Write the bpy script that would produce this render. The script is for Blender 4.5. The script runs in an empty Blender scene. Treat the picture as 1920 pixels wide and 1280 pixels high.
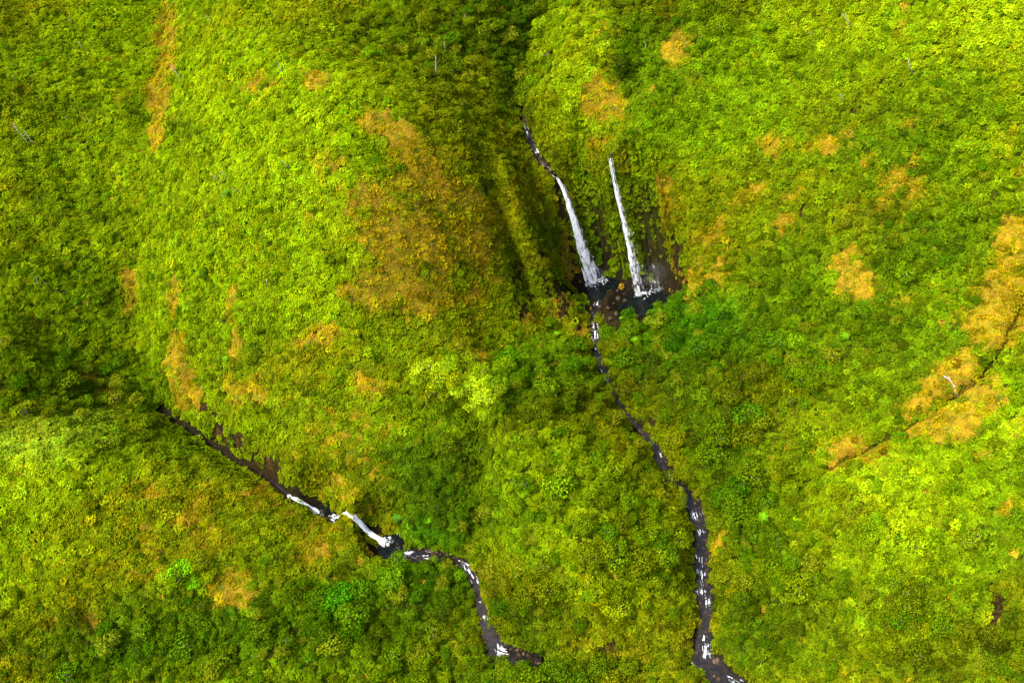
import bpy, math, random
import numpy as np
from mathutils import Vector, Matrix, Euler

# ------------------------------------------------------------------ camera, sky, sun, exposure
S = bpy.context.scene
COL = S.collection
PITCH = math.radians(42); ROLL = math.radians(20); FPX = 1800.0; CAMZ = 330.0
fwd = np.array([0, math.cos(PITCH), -math.sin(PITCH)])
rt0 = np.array([1.0, 0, 0]); up0 = np.cross(rt0, fwd)
cR, sR = math.cos(ROLL), math.sin(ROLL)
right = cR*rt0 - sR*up0
up = sR*rt0 + cR*up0
cd = bpy.data.cameras.new('camera'); cam = bpy.data.objects.new('camera', cd); COL.objects.link(cam)
cd.sensor_width = 36; cd.lens = 36*FPX/1920; cd.clip_start = 1; cd.clip_end = 6000
M = Matrix.Identity(4)
for i in range(3):
    M[i][0] = right[i]; M[i][1] = up[i]; M[i][2] = -fwd[i]
M[2][3] = CAMZ
cam.matrix_world = M
S.camera = cam

SUN_EL = math.radians(65); SUN_AZ = math.radians(-116)      # azimuth measured from +Y (up-valley), negative = left
W = bpy.data.worlds.new('World'); S.world = W; W.use_nodes = True
nt = W.node_tree; bg = nt.nodes['Background']
sky = nt.nodes.new('ShaderNodeTexSky'); sky.sky_type = 'NISHITA'; sky.sun_disc = False
sky.sun_elevation = SUN_EL; sky.sun_rotation = SUN_AZ; sky.air_density = 1.0; sky.dust_density = 3.0; sky.ozone_density = 1.0
nt.links.new(sky.outputs[0], bg.inputs[0]); bg.inputs[1].default_value = 0.07
sd = bpy.data.lights.new('sun', 'SUN'); sd.energy = 1.5; sd.angle = math.radians(18); sd.color = (1, 0.97, 0.84)
sun = bpy.data.objects.new('sun', sd); COL.objects.link(sun)
sv = Vector((math.sin(SUN_AZ)*math.cos(SUN_EL), math.cos(SUN_AZ)*math.cos(SUN_EL), math.sin(SUN_EL)))
sun.rotation_euler = sv.to_track_quat('Z', 'Y').to_euler()
sun.location = (0, 300, 400)
S.view_settings.view_transform = 'Standard'; S.view_settings.look = 'None'
S.view_settings.gamma = 1; S.view_settings.use_curve_mapping = False
S.view_settings.exposure = 3.45
S.render.engine = 'CYCLES'
S.cycles.max_bounces = 6; S.cycles.transparent_max_bounces = 12
S.cycles.diffuse_bounces = 2; S.cycles.glossy_bounces = 2; S.cycles.transmission_bounces = 4; S.cycles.volume_bounces = 1

rng = np.random.default_rng(7)
random.seed(7)

# ------------------------------------------------------------------ helpers
def ray(px, py):
    d = fwd + right*(px-960)/FPX + up*(640-py)/FPX
    return d/np.linalg.norm(d)
def at(px, py, z):
    """survey point: the sight line through (px,py) of the photograph met at height z"""
    d = ray(px, py); return d*((z-CAMZ)/d[2]) + np.array([0, 0, CAMZ])
def survey(x, y, z):
    """photograph coordinates of world points (arrays)"""
    q = np.stack([x, y, z-CAMZ], -1)
    w = q@fwd
    return 960+FPX*(q@right)/w, 640-FPX*(q@up)/w

def _hash(ix, iy, seed):
    n = (ix.astype(np.int64)*374761393 + iy.astype(np.int64)*668265263 + seed*1274126177) & 0x7fffffff
    n = ((n ^ (n >> 13))*1274126177) & 0x7fffffff
    n = (n ^ (n >> 16)) & 0xffff
    return n/65535.0
def vnoise(x, y, seed=0):
    ix = np.floor(x); iy = np.floor(y); fx = x-ix; fy = y-iy
    fx = fx*fx*fx*(fx*(fx*6-15)+10); fy = fy*fy*fy*(fy*(fy*6-15)+10)
    a = _hash(ix, iy, seed); b = _hash(ix+1, iy, seed); c = _hash(ix, iy+1, seed); d = _hash(ix+1, iy+1, seed)
    return (a+(b-a)*fx)*(1-fy) + (c+(d-c)*fx)*fy
def fbm(x, y, seed=0, o=4):
    s = 0; a = 0.5; t = 0
    for i in range(o):
        s = s + a*vnoise(x*2**i+17.3*i, y*2**i-9.1*i, seed+i); t += a; a *= 0.5
    return s/t
def sstep(a, b, x):
    t = np.clip((x-a)/(b-a), 0, 1); return t*t*(3-2*t)

def tag(o, label=None, cat=None, group=None, kind=None):
    if label: o['label'] = label
    if cat: o['category'] = cat
    if group: o['group'] = group
    if kind: o['kind'] = kind
    return o
def mesh(name, v, f, mat=None, smooth=True):
    me = bpy.data.meshes.new(name)
    v = np.asarray(v, dtype=np.float32); me.from_pydata(v.tolist() if len(v) < 5000 else v.tolist(), [], f if isinstance(f, list) else f.tolist())
    if mat: me.materials.append(mat)
    if smooth: me.polygons.foreach_set('use_smooth', np.ones(len(me.polygons), dtype=bool))
    me.update(); return me
def link(name, me, parent=None, loc=(0, 0, 0)):
    o = bpy.data.objects.new(name, me); COL.objects.link(o); o.location = loc
    if parent: o.parent = parent
    return o

# ------------------------------------------------------------------ survey of the valley
main_stream = [(1126,556,24),(1118,575,23.4),(1114,600,22.5),(1117,625,21.5),(1117,655,19.5),(1128,690,17.5),(1140,718,16),(1155,750,14.5),(1180,785,12.5),(1205,810,11.5),
               (1225,835,10),(1240,865,8.8),(1256,895,8),(1283,925,7),(1305,960,6),(1317,1000,5),(1316,1045,4.2),(1314,1085,3.6),(1320,1130,2.7),(1322,1165,2),(1318,1200,1.2),(1320,1235,0.4),(1350,1268,-0.4),(1420,1310,-2),(1500,1370,-4)]
upper_gully = [(960,-120,140),(975,-50,134),(990,0,129),(1000,50,122),(996,100,115),(985,150,109),(977,200,104)]
upper_stream = [(977,200,104),(984,232,101),(992,258,97),(1003,282,94),(1018,305,91.5),(1034,322,89.5),(1043,332,86.5)]
side_gully = [(1260,0,136),(1232,60,130),(1198,130,121),(1168,200,113),(1150,250,107),(1144,284,102)]
side_ravine = [(1144,284,102),(1145,298,99.5)]
left_gully = [(325,-80,167),(315,0,157),(300,100,147),(285,200,136),(272,300,124),(258,400,110),(250,500,96),(255,600,81),(275,690,67),(302,768,54)]
left_stream = [(302,768,54),(340,795,50.5),(400,835,46),(455,870,42),(500,893,39),(530,918,36.5),(547,932,35.2)]
left_mid = [(598,962,27.2),(618,966,26.8),(632,974,26)]
left_low = [(738,1030,13.4),(762,1038,13),(800,1041,11.5),(845,1046,10),(872,1058,9),(888,1088,8),(900,1125,7),(912,1165,5.5),(922,1195,4),(935,1222,2.6),(985,1234,1.8),(1015,1238,1.7)]
link_gully = [(1015,1238,1.7),(1060,1240,1.4),(1140,1236,1),(1230,1240,0.7),(1290,1241,0.4)]
right_gully = [(1960,520,66),(1915,575,57),(1885,640,49),(1840,705,42),(1765,758,34),(1690,805,28),(1610,852,22),(1540,890,16.5),(1450,930,12),(1370,965,8.5)]
spot = """330,-40,168 420,20,172 500,78,168 570,112,163 620,140,160 700,185,152 800,235,138 880,270,124 950,303,110 1005,325,98
700,60,150 800,110,137 640,0,166 780,0,156 880,0,146 900,110,127 930,170,116 860,190,134 760,130,148 900,-120,160 600,-120,185
400,120,160 380,250,143 360,400,120 350,520,101 340,620,85 340,700,70 330,740,62 380,790,57 450,835,52 520,875,48
500,200,156 520,300,143 520,400,124 520,500,107 520,600,91 500,700,74 480,780,63
650,280,143 660,400,124 660,500,106 660,600,89 640,700,72 600,800,58 590,890,44 640,940,35 700,970,28
780,320,127 800,420,108 800,520,90 790,620,74 740,720,64 720,820,50 730,900,36 760,960,24
890,330,112 900,420,93 900,520,73 890,600,62 820,650,66
960,360,100 975,430,80 975,500,58 990,560,42 1040,480,52 1030,400,76 1075,520,30 1060,560,29 1040,600,31 1085,600,25.5
1075,330,99 1070,260,110 1066,200,117 1080,120,128 1100,60,136 1120,0,146 1020,220,110 1030,140,118 1040,60,128 1110,330,97
1110,300,101 1100,400,73 1130,470,48 1155,520,30 1165,400,76 1150,440,60
1190,340,88 1215,400,74 1240,450,58 1262,500,42 1285,535,34 1262,556,27 1185,300,97 1210,240,108 1250,160,118
1300,400,75 1300,300,92 1300,200,108 1300,100,122 1350,0,134 1340,480,54 1360,420,68
1450,500,52 1450,400,70 1450,300,87 1450,200,103 1450,100,118 1450,0,132 1450,-120,148
1600,600,45 1600,500,60 1600,400,75 1600,300,90 1600,200,105 1600,100,120 1600,0,135 1600,-120,150
1750,600,50 1750,500,63 1750,400,78 1750,300,93 1750,200,108 1750,100,123 1750,0,138 1750,-120,155
1900,480,71 1900,400,82 1900,300,96 1900,200,110 1900,100,125 1900,0,140 2050,400,86 2050,200,112 2050,0,140 2050,-150,158
850,715,66 900,760,64 960,820,61 1020,890,55 1060,960,48 1090,1040,40 1110,1120,27 1120,1180,8
900,800,46 905,850,36 910,920,26 912,980,18 890,1030,11.5 800,700,64 840,800,46 850,900,30 840,980,20 800,1005,15
960,640,49 1020,640,38 1070,660,28 1095,690,25 1000,720,48 1060,760,41 1110,760,30 1120,830,36 1160,830,26 1180,880,31 1200,950,29 1232,900,16 1262,960,15
1240,1050,21 1285,1080,10 1180,1050,30 1200,1140,20 1270,1170,7 945,950,43 950,1040,31 925,1100,13 1000,1130,22 1000,1190,8
1200,600,25 1190,640,20 1230,580,30 1280,600,34 1250,650,27 1200,700,19 1300,700,26 1270,800,15 1350,800,20 1450,750,30 1450,650,40 1350,600,40 1550,750,34 1550,820,26 1600,680,40 1700,680,43 1320,880,11.5 1400,870,17 1480,860,21 1800,640,49 1350,920,9.5
1920,700,46 1890,755,42 1750,815,36 1640,868,31 1560,915,24 1650,950,29 1800,900,37 1900,850,40 1500,1000,19 1400,1000,11 1365,1050,6 1650,1100,19 1800,1050,26 1900,1000,30 1500,1150,10 1400,1150,5.5 1600,1250,6 1750,1200,11 1900,1230,9 1830,1130,17 1868,1130,10 1910,1130,19 2050,900,42 2050,1100,28 2050,1300,10 1750,1380,2 1500,1300,-0.5
0,640,112 0,480,124 0,320,143 0,160,168 0,0,190 150,0,176 150,100,162 150,200,149 150,300,132 150,400,118 150,500,105 150,600,90 150,680,80 60,700,96 0,760,90 90,760,80 190,745,70 230,700,68 -150,600,122 -150,300,155 -150,0,195 -150,-200,215 150,-150,192
0,812,95 90,803,89 185,788,77 250,790,67 300,800,57.5 350,840,52 -150,860,104
0,900,87 150,880,80 280,880,66 400,890,51 100,1000,68 300,1000,54 460,960,43 540,990,36 620,1010,28 690,1035,19.5 0,1100,58 200,1120,46 400,1100,36 540,1080,28 650,1085,21 725,1062,15 0,1230,40 200,1230,32 350,1200,29 500,1190,23 600,1240,18 700,1180,15 780,1100,12 850,1120,8.5 800,1200,9 870,1200,6.5 300,1350,20 0,1400,28 600,1380,10 900,1290,5 1000,1275,5 1120,1275,4.5 1230,1280,3.5 1280,1215,3.5 1180,1215,4.5 1080,1215,4 1100,1400,2 1300,1400,-1 -150,1100,66 -150,1300,40"""
ctrl = [at(*map(float, s.split(','))) for s in spot.split()]
LINES = {}
crease = [(900,790,47),(905,830,41),(908,870,33),(912,920,26),(911,960,20),(905,1000,15)]
for nm, ln in dict(main=main_stream, upper=upper_stream, side=side_ravine, gully=left_gully, left=left_stream, mid=left_mid, low=left_low, rg=right_gully, crease=crease, ug=upper_gully, sg=side_gully, lk=link_gully).items():
    P = np.array([at(*p) for p in ln]); LINES[nm] = P
    for a, b in zip(P[:-1], P[1:]):
        n = max(1, int(np.linalg.norm(b-a)/8))
        for k in range(n): ctrl.append(a+(b-a)*k/n)
    ctrl.append(P[-1])
POOL = {  # centre (survey), height, radii in metres, turn
    'a': (1124, 541, 24.2, 8.5, 6.5), 'b': (1206, 566, 24.0, 10.5, 8.0), 'c': (608, 957, 27.0, 3.0, 3.0), 'd': (734, 1024, 13.4, 5.2, 6.0)}
for k, (px, py, z, rx, ry) in POOL.items():
    c = at(px, py, z); ctrl.append(c)
    for t in range(6):
        ctrl.append(c+np.array([rx*math.cos(t*math.pi/3), ry*math.sin(t*math.pi/3), 0.3])*np.array([.8, .8, 1]))
C = np.array(ctrl)
keep = []                                   # drop near-duplicates
for i in range(len(C)):
    if all(np.hypot(*(C[i, :2]-C[j, :2])) > 2.2 for j in keep): keep.append(i)
C = C[keep]
# smooth surface through the surveyed points (linear radial basis + plane)
c0 = C[:, :2].mean(0); Q = (C[:, :2]-c0)/100.0
def kern(r): return r
n = len(Q)
A = kern(np.linalg.norm(Q[:, None]-Q[None], axis=2)) - np.eye(n)*0.004
Pm = np.hstack([np.ones((n, 1)), Q])
K = np.block([[A, Pm], [Pm.T, np.zeros((3, 3))]])
sol = np.linalg.solve(K, np.concatenate([C[:, 2], np.zeros(3)]))
def rbf(x, y):
    out = np.empty(x.size); X = np.stack([x.ravel(), y.ravel()], 1); X = (X-c0)/100.0
    for s in range(0, len(X), 20000):
        B = X[s:s+20000]
        D = np.sqrt(((B[:, None]-Q[None])**2).sum(2))
        out[s:s+20000] = kern(D)@sol[:n] + sol[n] + B@sol[n+1:]
    return out.reshape(x.shape)

def linedist(x, y, P):
    """distance to polyline and height of nearest point, and arclength"""
    best = np.full(x.shape, 1e9); z = np.zeros(x.shape); s = np.zeros(x.shape); acc = 0
    for a, b in zip(P[:-1], P[1:]):
        d = b[:2]-a[:2]; L = math.hypot(*d)+1e-9
        t = np.clip(((x-a[0])*d[0]+(y-a[1])*d[1])/L**2, 0, 1)
        q = np.hypot(x-a[0]-t*d[0], y-a[1]-t*d[1])
        m = q < best; best[m] = q[m]; z[m] = (a[2]+t*(b[2]-a[2]))[m]; s[m] = (acc+t*L)[m]; acc += L
    return best, z, s

CHAN = [('main', (1.2,1.6,1.9,1.6,1.0,1.3,1.4,.4,.35,.7,1.5,2.3,1.4,2.2,2.8,2.2,2.7,2.2,2.5,1.8,2.4,3.4,3.9,3.0,3.0), 2.0), ('upper', (.6,.7,1.2,.9,.5,.6,1.0), 3.0),
        ('side', (.1,.35), 2.0), ('left', (.05,.08,.08,.08,.1,.3,.9), 3.0), ('mid', (1.5,)*3, 2.0), ('low', (2.2,2.3,2.3,1.3,1.4,1.8,1.4,1.9,2.9,3.5,2.4,1.2), 2.2)]
def halfw(nm, w, s):
    P = LINES[nm]; a = np.concatenate([[0], np.cumsum(np.hypot(*(np.diff(P[:, :2], axis=0)).T))]); return np.interp(s, a, w)
xs = np.concatenate([-330-np.cumsum(np.linspace(2, 90, 34))[::-1], np.arange(-330, 300.1, 1.15), 300+np.cumsum(np.linspace(2, 90, 34))])
ys = np.concatenate([95-np.cumsum(np.linspace(2, 70, 26))[::-1], np.arange(95, 520.1, 1.15), 520+np.cumsum(np.linspace(2, 100, 34))])
GX, GY = np.meshgrid(xs, ys)
# evaluate the smooth surface on a coarser lattice in the core, then refine
H = rbf(GX, GY)
# far country: settle into rolling ridges instead of running away linearly
far = np.hypot((GX+10)/420, (GY-300)/330)
roll = 60+150*fbm(GX/500+3, GY/500+8, 51, 4)+np.clip(GY-300, 0, 900)*0.12-40*sstep(100, -500, GY)
fm = sstep(1.0, 1.9, far); H = np.clip(H, -60, 300)*(1-fm)+roll*fm
H0 = H.copy()
# relief that the survey does not carry: gullies down the slopes, hummocks
det = (fbm(GX/34+4, GY/34, 11, 4)-.5)*15 + (fbm(GX/9, GY/9, 23, 3)-.5)*3.2
rid = np.abs(fbm((GX+0.25*GY)/15, (GY)/60, 31, 3)-.5)*-9+1.1
dmin = np.full(GX.shape, 1e9)
for nm, w, st in CHAN+[('gully', 1, 1), ('rg', 1, 1), ('crease', 1, 1), ('ug', 1, 1), ('sg', 1, 1), ('lk', 1, 1)]:
    d, _, _ = linedist(GX, GY, LINES[nm]); dmin = np.minimum(dmin, d)
dp = np.full(GX.shape, 1e9)
for k, (px, py, z, rx, ry) in POOL.items():
    c = at(px, py, z); dp = np.minimum(dp, (np.hypot((GX-c[0])/rx, (GY-c[1])/ry)-1)*min(rx, ry))
H += (det+rid)*sstep(2, 22, np.minimum(dmin, dp*1.2))
for nm, amp in (('main', 3.6), ('low', 1.6), ('left', 3.5), ('upper', 3.0), ('crease', 4.5), ('rg', 1.5)):
    d, z, s = linedist(GX, GY, LINES[nm]); H += amp*np.exp(-((d-11)/5.5)**2)
for nm, w, st in CHAN:
    d, z, s = linedist(GX, GY, LINES[nm])
    wob = halfw(nm, w, s)*(0.75+0.5*fbm(GX/7, GY/7, 3, 2))
    prof = z-1.1+np.clip(d-wob, 0, None)*st
    H = np.where(d < wob+7, np.minimum(H, prof), H)
    H = np.where(d < wob, np.minimum(H, z-0.6), H)
for nm, dep in (('gully', 1.8), ('rg', 4.0), ('crease', 7.5), ('ug', 5), ('sg', 3), ('lk', 2)):
    d, z, s = linedist(GX, GY, LINES[nm]); H -= dep*np.exp(-(d/(1.7 if nm == 'rg' else 3.5))**2)
for k, (px, py, z, rx, ry) in POOL.items():
    c = at(px, py, z); q = (np.hypot((GX-c[0])/rx, (GY-c[1])/ry)-1)*min(rx, ry)+(fbm(GX/4, GY/4, 97, 3)-.55)*rx*.4
    H = np.where(q < 6, np.minimum(H, z-1.6+np.clip(q, 0, None)*1.6), H)
def hgt(x, y):
    x = np.asarray(x, float); y = np.asarray(y, float)
    i = np.clip(np.searchsorted(xs, x)-1, 0, len(xs)-2); j = np.clip(np.searchsorted(ys, y)-1, 0, len(ys)-2)
    tx = np.clip((x-xs[i])/(xs[i+1]-xs[i]), 0, 1); ty = np.clip((y-ys[j])/(ys[j+1]-ys[j]), 0, 1)
    return (H[j, i]*(1-tx)+H[j, i+1]*tx)*(1-ty)+(H[j+1, i]*(1-tx)+H[j+1, i+1]*tx)*ty
def hit(px, py):
    """where the sight line meets the ground"""
    d = ray(px, py); t = np.arange(120, 1100, 0.5); p = d[None]*t[:, None]; p[:, 2] += CAMZ
    h = hgt(p[:, 0], p[:, 1]); k = np.argmax(p[:, 2] < h)
    return np.array([p[k, 0], p[k, 1], h[k]])

# ------------------------------------------------------------------ materials
def newmat(name):
    m = bpy.data.materials.new(name); m.use_nodes = True
    t = m.node_tree; t.nodes.clear(); out = t.nodes.new('ShaderNodeOutputMaterial')
    return m, t, out
def N(t, typ, **kw):
    n = t.nodes.new(typ)
    for k, v in kw.items(): setattr(n, k, v)
    return n
def mixc(t, a, b, f, mode='MIX'):
    n = N(t, 'ShaderNodeMix', data_type='RGBA', blend_type=mode)
    for sock, v in ((n.inputs[0], f), (n.inputs[6], a), (n.inputs[7], b)):
        if hasattr(v, 'is_output') or isinstance(v, bpy.types.NodeSocket): t.links.new(v, sock)
        else: sock.default_value = v
    return n.outputs[2]
def ramp(t, f, a, b):
    n = N(t, 'ShaderNodeMapRange', interpolation_type='SMOOTHSTEP'); t.links.new(f, n.inputs[0])
    n.inputs[1].default_value = a; n.inputs[2].default_value = b; return n.outputs[0]
def noise(t, vec, scale, detail=3, rough=.55):
    n = N(t, 'ShaderNodeTexNoise'); n.inputs['Scale'].default_value = scale; n.inputs['Detail'].default_value = detail
    n.inputs['Roughness'].default_value = rough
    if vec is not None: t.links.new(vec, n.inputs['Vector'])
    return n.outputs[0]

def leaf_material(name, source, trans=.3, rough=.7, spec=0):
    m, t, out = newmat(name)
    if source == 'INST': tint = N(t, 'ShaderNodeAttribute', attribute_type='INSTANCER', attribute_name='tint').outputs['Color']
    else: tint = N(t, 'ShaderNodeObjectInfo').outputs['Color']
    v = N(t, 'ShaderNodeAttribute', attribute_type='GEOMETRY', attribute_name='leaf').outputs['Color']
    c = mixc(t, tint, v, 1.0, 'MULTIPLY')
    p = N(t, 'ShaderNodeBsdfPrincipled'); t.links.new(c, p.inputs['Base Color'])
    p.inputs['Roughness'].default_value = rough; p.inputs['Specular IOR Level'].default_value = spec
    tr = N(t, 'ShaderNodeBsdfTranslucent'); t.links.new(c, tr.inputs[0])
    mx = N(t, 'ShaderNodeMixShader'); mx.inputs[0].default_value = trans
    t.links.new(p.outputs[0], mx.inputs[1]); t.links.new(tr.outputs[0], mx.inputs[2]); t.links.new(mx.outputs[0], out.inputs[0])
    return m
M_leaf = leaf_material('leaf_mass', 'INST')
M_leafo = leaf_material('leaf', 'OBJ')
M_dry = leaf_material('dry_fern', 'INST', trans=.15, rough=.8, spec=.1)

def plain(name, col, rough=.8, spec=.3, nscale=0, ncol=None, bump=0, vec='Object', stretch=None):
    m, t, out = newmat(name); p = N(t, 'ShaderNodeBsdfPrincipled')
    p.inputs['Roughness'].default_value = rough; p.inputs['Specular IOR Level'].default_value = spec
    p.inputs['Base Color'].default_value = (*col, 1)
    if nscale:
        tc = N(t, 'ShaderNodeTexCoord').outputs[vec]
        if stretch:
            mp = N(t, 'ShaderNodeMapping'); mp.inputs['Scale'].default_value = stretch; t.links.new(tc, mp.inputs[0]); tc = mp.outputs[0]
        f = noise(t, tc, nscale, 5, .6)
        t.links.new(mixc(t, (*col, 1), (*ncol, 1), ramp(t, f, .4, .62)), p.inputs['Base Color'])
        if bump:
            b = N(t, 'ShaderNodeBump'); b.inputs['Strength'].default_value = 1; b.inputs['Distance'].default_value = bump
            t.links.new(f, b.inputs['Height']); t.links.new(b.outputs[0], p.inputs['Normal'])
    t.links.new(p.outputs[0], out.inputs[0]); return m
M_bark = plain('bark', (.10, .075, .05), nscale=3, ncol=(.05, .04, .03), bump=.03)
M_dead = plain('bleached_wood', (.27, .24, .18), nscale=2, ncol=(.14, .11, .08), bump=.03)
M_boulder = plain('wet_boulder', (.011, .008, .005), rough=.8, spec=.1, nscale=1.6, ncol=(.032, .020, .009), bump=.08)
M_boulder2 = plain('pale_boulder', (.042, .026, .013), rough=.75, spec=.15, nscale=1.8, ncol=(.03, .02, .011), bump=.08)

# ground: soil, moss and rock, the mix stored per vertex
m, t, out = newmat('ground'); M_ground = m
att = N(t, 'ShaderNodeAttribute', attribute_type='GEOMETRY', attribute_name='soil').outputs['Color']
rk = N(t, 'ShaderNodeAttribute', attribute_type='GEOMETRY', attribute_name='rock').outputs['Fac']
tc = N(t, 'ShaderNodeTexCoord').outputs['Object']
mp = N(t, 'ShaderNodeMapping'); mp.inputs['Scale'].default_value = (1, 1, .16); t.links.new(tc, mp.inputs[0])
st = noise(t, mp.outputs[0], .9, 6, .65)
fi = noise(t, tc, 2.2, 5, .6)
soil = mixc(t, mixc(t, att, (.006, .009, .001, 1), ramp(t, fi, .62, .38)), (.02, .02, .01, 1), 0.0)
rock = mixc(t, (.006, .005, .002, 1), (.028, .017, .004, 1), ramp(t, st, .40, .66))
rock = mixc(t, rock, (.05, .033, .012, 1), ramp(t, noise(t, mp.outputs[0], 2.5, 4, .7), .66, .80))
wet_shade = N(t, 'ShaderNodeAttribute', attribute_type='GEOMETRY', attribute_name='wet').outputs['Fac']  # damp rock, plus gorge and bowl shade put into the rock colour
wm = N(t, 'ShaderNodeMath', operation='MULTIPLY'); t.links.new(wet_shade, wm.inputs[0]); wm.inputs[1].default_value = .85
rock = mixc(t, rock, (.005, .0042, .0025, 1), wm.outputs[0])
c = mixc(t, soil, rock, rk)
p = N(t, 'ShaderNodeBsdfPrincipled'); t.links.new(c, p.inputs['Base Color']); p.inputs['Roughness'].default_value = .9
p.inputs['Specular IOR Level'].default_value = 0
b = N(t, 'ShaderNodeBump'); b.inputs['Distance'].default_value = .5; b.inputs['Strength'].default_value = 1
t.links.new(st, b.inputs['Height']); t.links.new(b.outputs[0], p.inputs['Normal']); t.links.new(p.outputs[0], out.inputs[0])

def water_material(name, dark, brown):
    m, t, out = newmat(name)
    fo = N(t, 'ShaderNodeAttribute', attribute_type='GEOMETRY', attribute_name='foam').outputs['Fac']
    tc = N(t, 'ShaderNodeTexCoord').outputs['Object']
    n1 = noise(t, tc, 1.7, 5, .65); n2 = noise(t, tc, .5, 3)
    p = N(t, 'ShaderNodeBsdfPrincipled'); t.links.new(mixc(t, (*dark, 1), (*brown, 1), ramp(t, n2, .42, .6)), p.inputs['Base Color'])
    p.inputs['Specular IOR Level'].default_value = .3; p.inputs['Roughness'].default_value = .12; p.inputs['IOR'].default_value = 1.33
    bp = N(t, 'ShaderNodeBump'); bp.inputs['Distance'].default_value = .05; t.links.new(n1, bp.inputs['Height']); t.links.new(bp.outputs[0], p.inputs['Normal'])
    d = N(t, 'ShaderNodeBsdfPrincipled'); d.inputs['Base Color'].default_value = (.42, .43, .45, 1); d.inputs['Roughness'].default_value = .5
    add = N(t, 'ShaderNodeMath', operation='MULTIPLY'); t.links.new(fo, add.inputs[0])
    sb = N(t, 'ShaderNodeMath', operation='MULTIPLY_ADD'); t.links.new(n1, sb.inputs[0]); sb.inputs[1].default_value = 2.4; sb.inputs[2].default_value = -.2
    t.links.new(sb.outputs[0], add.inputs[1])
    mx = N(t, 'ShaderNodeMixShader'); t.links.new(ramp(t, add.outputs[0], .18, 1.15), mx.inputs[0])
    t.links.new(p.outputs[0], mx.inputs[1]); t.links.new(d.outputs[0], mx.inputs[2]); t.links.new(mx.outputs[0], out.inputs[0])
    return m
M_water = water_material('stream_water', (.004, .0035, .003), (.009, .006, .004))
M_pool = water_material('pool_water', (.0015, .002, .002), (.003, .004, .004))

def fall_material(name, lo, hi, seed, soft):
    """falling water: white threads with gaps, thinner to one side and at the ends (uv: u across, v along in metres)"""
    m, t, out = newmat(name)
    uv = N(t, 'ShaderNodeUVMap', uv_map='flow').outputs[0]
    mp = N(t, 'ShaderNodeMapping'); mp.inputs['Scale'].default_value = (1, .13, 1); mp.inputs['Location'].default_value = (seed*3.1, seed*1.7, 0)
    t.links.new(uv, mp.inputs[0])
    n = noise(t, mp.outputs[0], 1.15, 6, .65)
    den = N(t, 'ShaderNodeAttribute', attribute_type='GEOMETRY', attribute_name='dense').outputs['Fac']
    mp2 = N(t, 'ShaderNodeMapping'); mp2.inputs['Scale'].default_value = (1, .3, 1); mp2.inputs['Location'].default_value = (seed*5.1, 3.3, 0); t.links.new(uv, mp2.inputs[0])
    n2 = noise(t, mp2.outputs[0], .75, 3, .6)
    nm_ = N(t, 'ShaderNodeMath', operation='MULTIPLY_ADD'); t.links.new(n2, nm_.inputs[0]); nm_.inputs[1].default_value = 1.7; t.links.new(n, nm_.inputs[2])
    nb_ = N(t, 'ShaderNodeMath', operation='MULTIPLY_ADD'); t.links.new(nm_.outputs[0], nb_.inputs[0]); nb_.inputs[1].default_value = 1.0; nb_.inputs[2].default_value = -.9
    a = N(t, 'ShaderNodeMath', operation='MULTIPLY_ADD'); t.links.new(den, a.inputs[0]); a.inputs[1].default_value = .75; t.links.new(nb_.outputs[0], a.inputs[2])
    f = ramp(t, a.outputs[0], lo, hi)
    d = N(t, 'ShaderNodeBsdfPrincipled'); d.inputs['Base Color'].default_value = (.62, .62, .63, 1); d.inputs['Roughness'].default_value = .45
    tl = N(t, 'ShaderNodeBsdfTranslucent'); tl.inputs[0].default_value = (.62, .62, .63, 1)
    m0 = N(t, 'ShaderNodeMixShader'); m0.inputs[0].default_value = .35; t.links.new(d.outputs[0], m0.inputs[1]); t.links.new(tl.outputs[0], m0.inputs[2])
    tr = N(t, 'ShaderNodeBsdfTransparent')
    sc = N(t, 'ShaderNodeMath', operation='MULTIPLY'); t.links.new(f, sc.inputs[0]); sc.inputs[1].default_value = soft
    mx = N(t, 'ShaderNodeMixShader'); t.links.new(sc.outputs[0], mx.inputs[0]); t.links.new(tr.outputs[0], mx.inputs[1]); t.links.new(m0.outputs[0], mx.inputs[2])
    t.links.new(mx.outputs[0], out.inputs[0]); return m
M_fall1 = fall_material('falling_water', .80, 1.55, 1, .80)
M_fall2 = fall_material('falling_water_veil', .95, 1.6, 2, .45)
M_spray = fall_material('spray_threads', 1.0, 1.6, 3, .45)

# ------------------------------------------------------------------ what grows where
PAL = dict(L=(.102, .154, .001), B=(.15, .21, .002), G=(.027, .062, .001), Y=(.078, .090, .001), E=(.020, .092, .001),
           F=(.070, .124, .001), D=(.024, .042, .001), P=(.15, .21, .006), M=(.070, .106, .001))  # D: dark olive plants, and shade painted into bowl cliffs and spur crease
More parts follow.
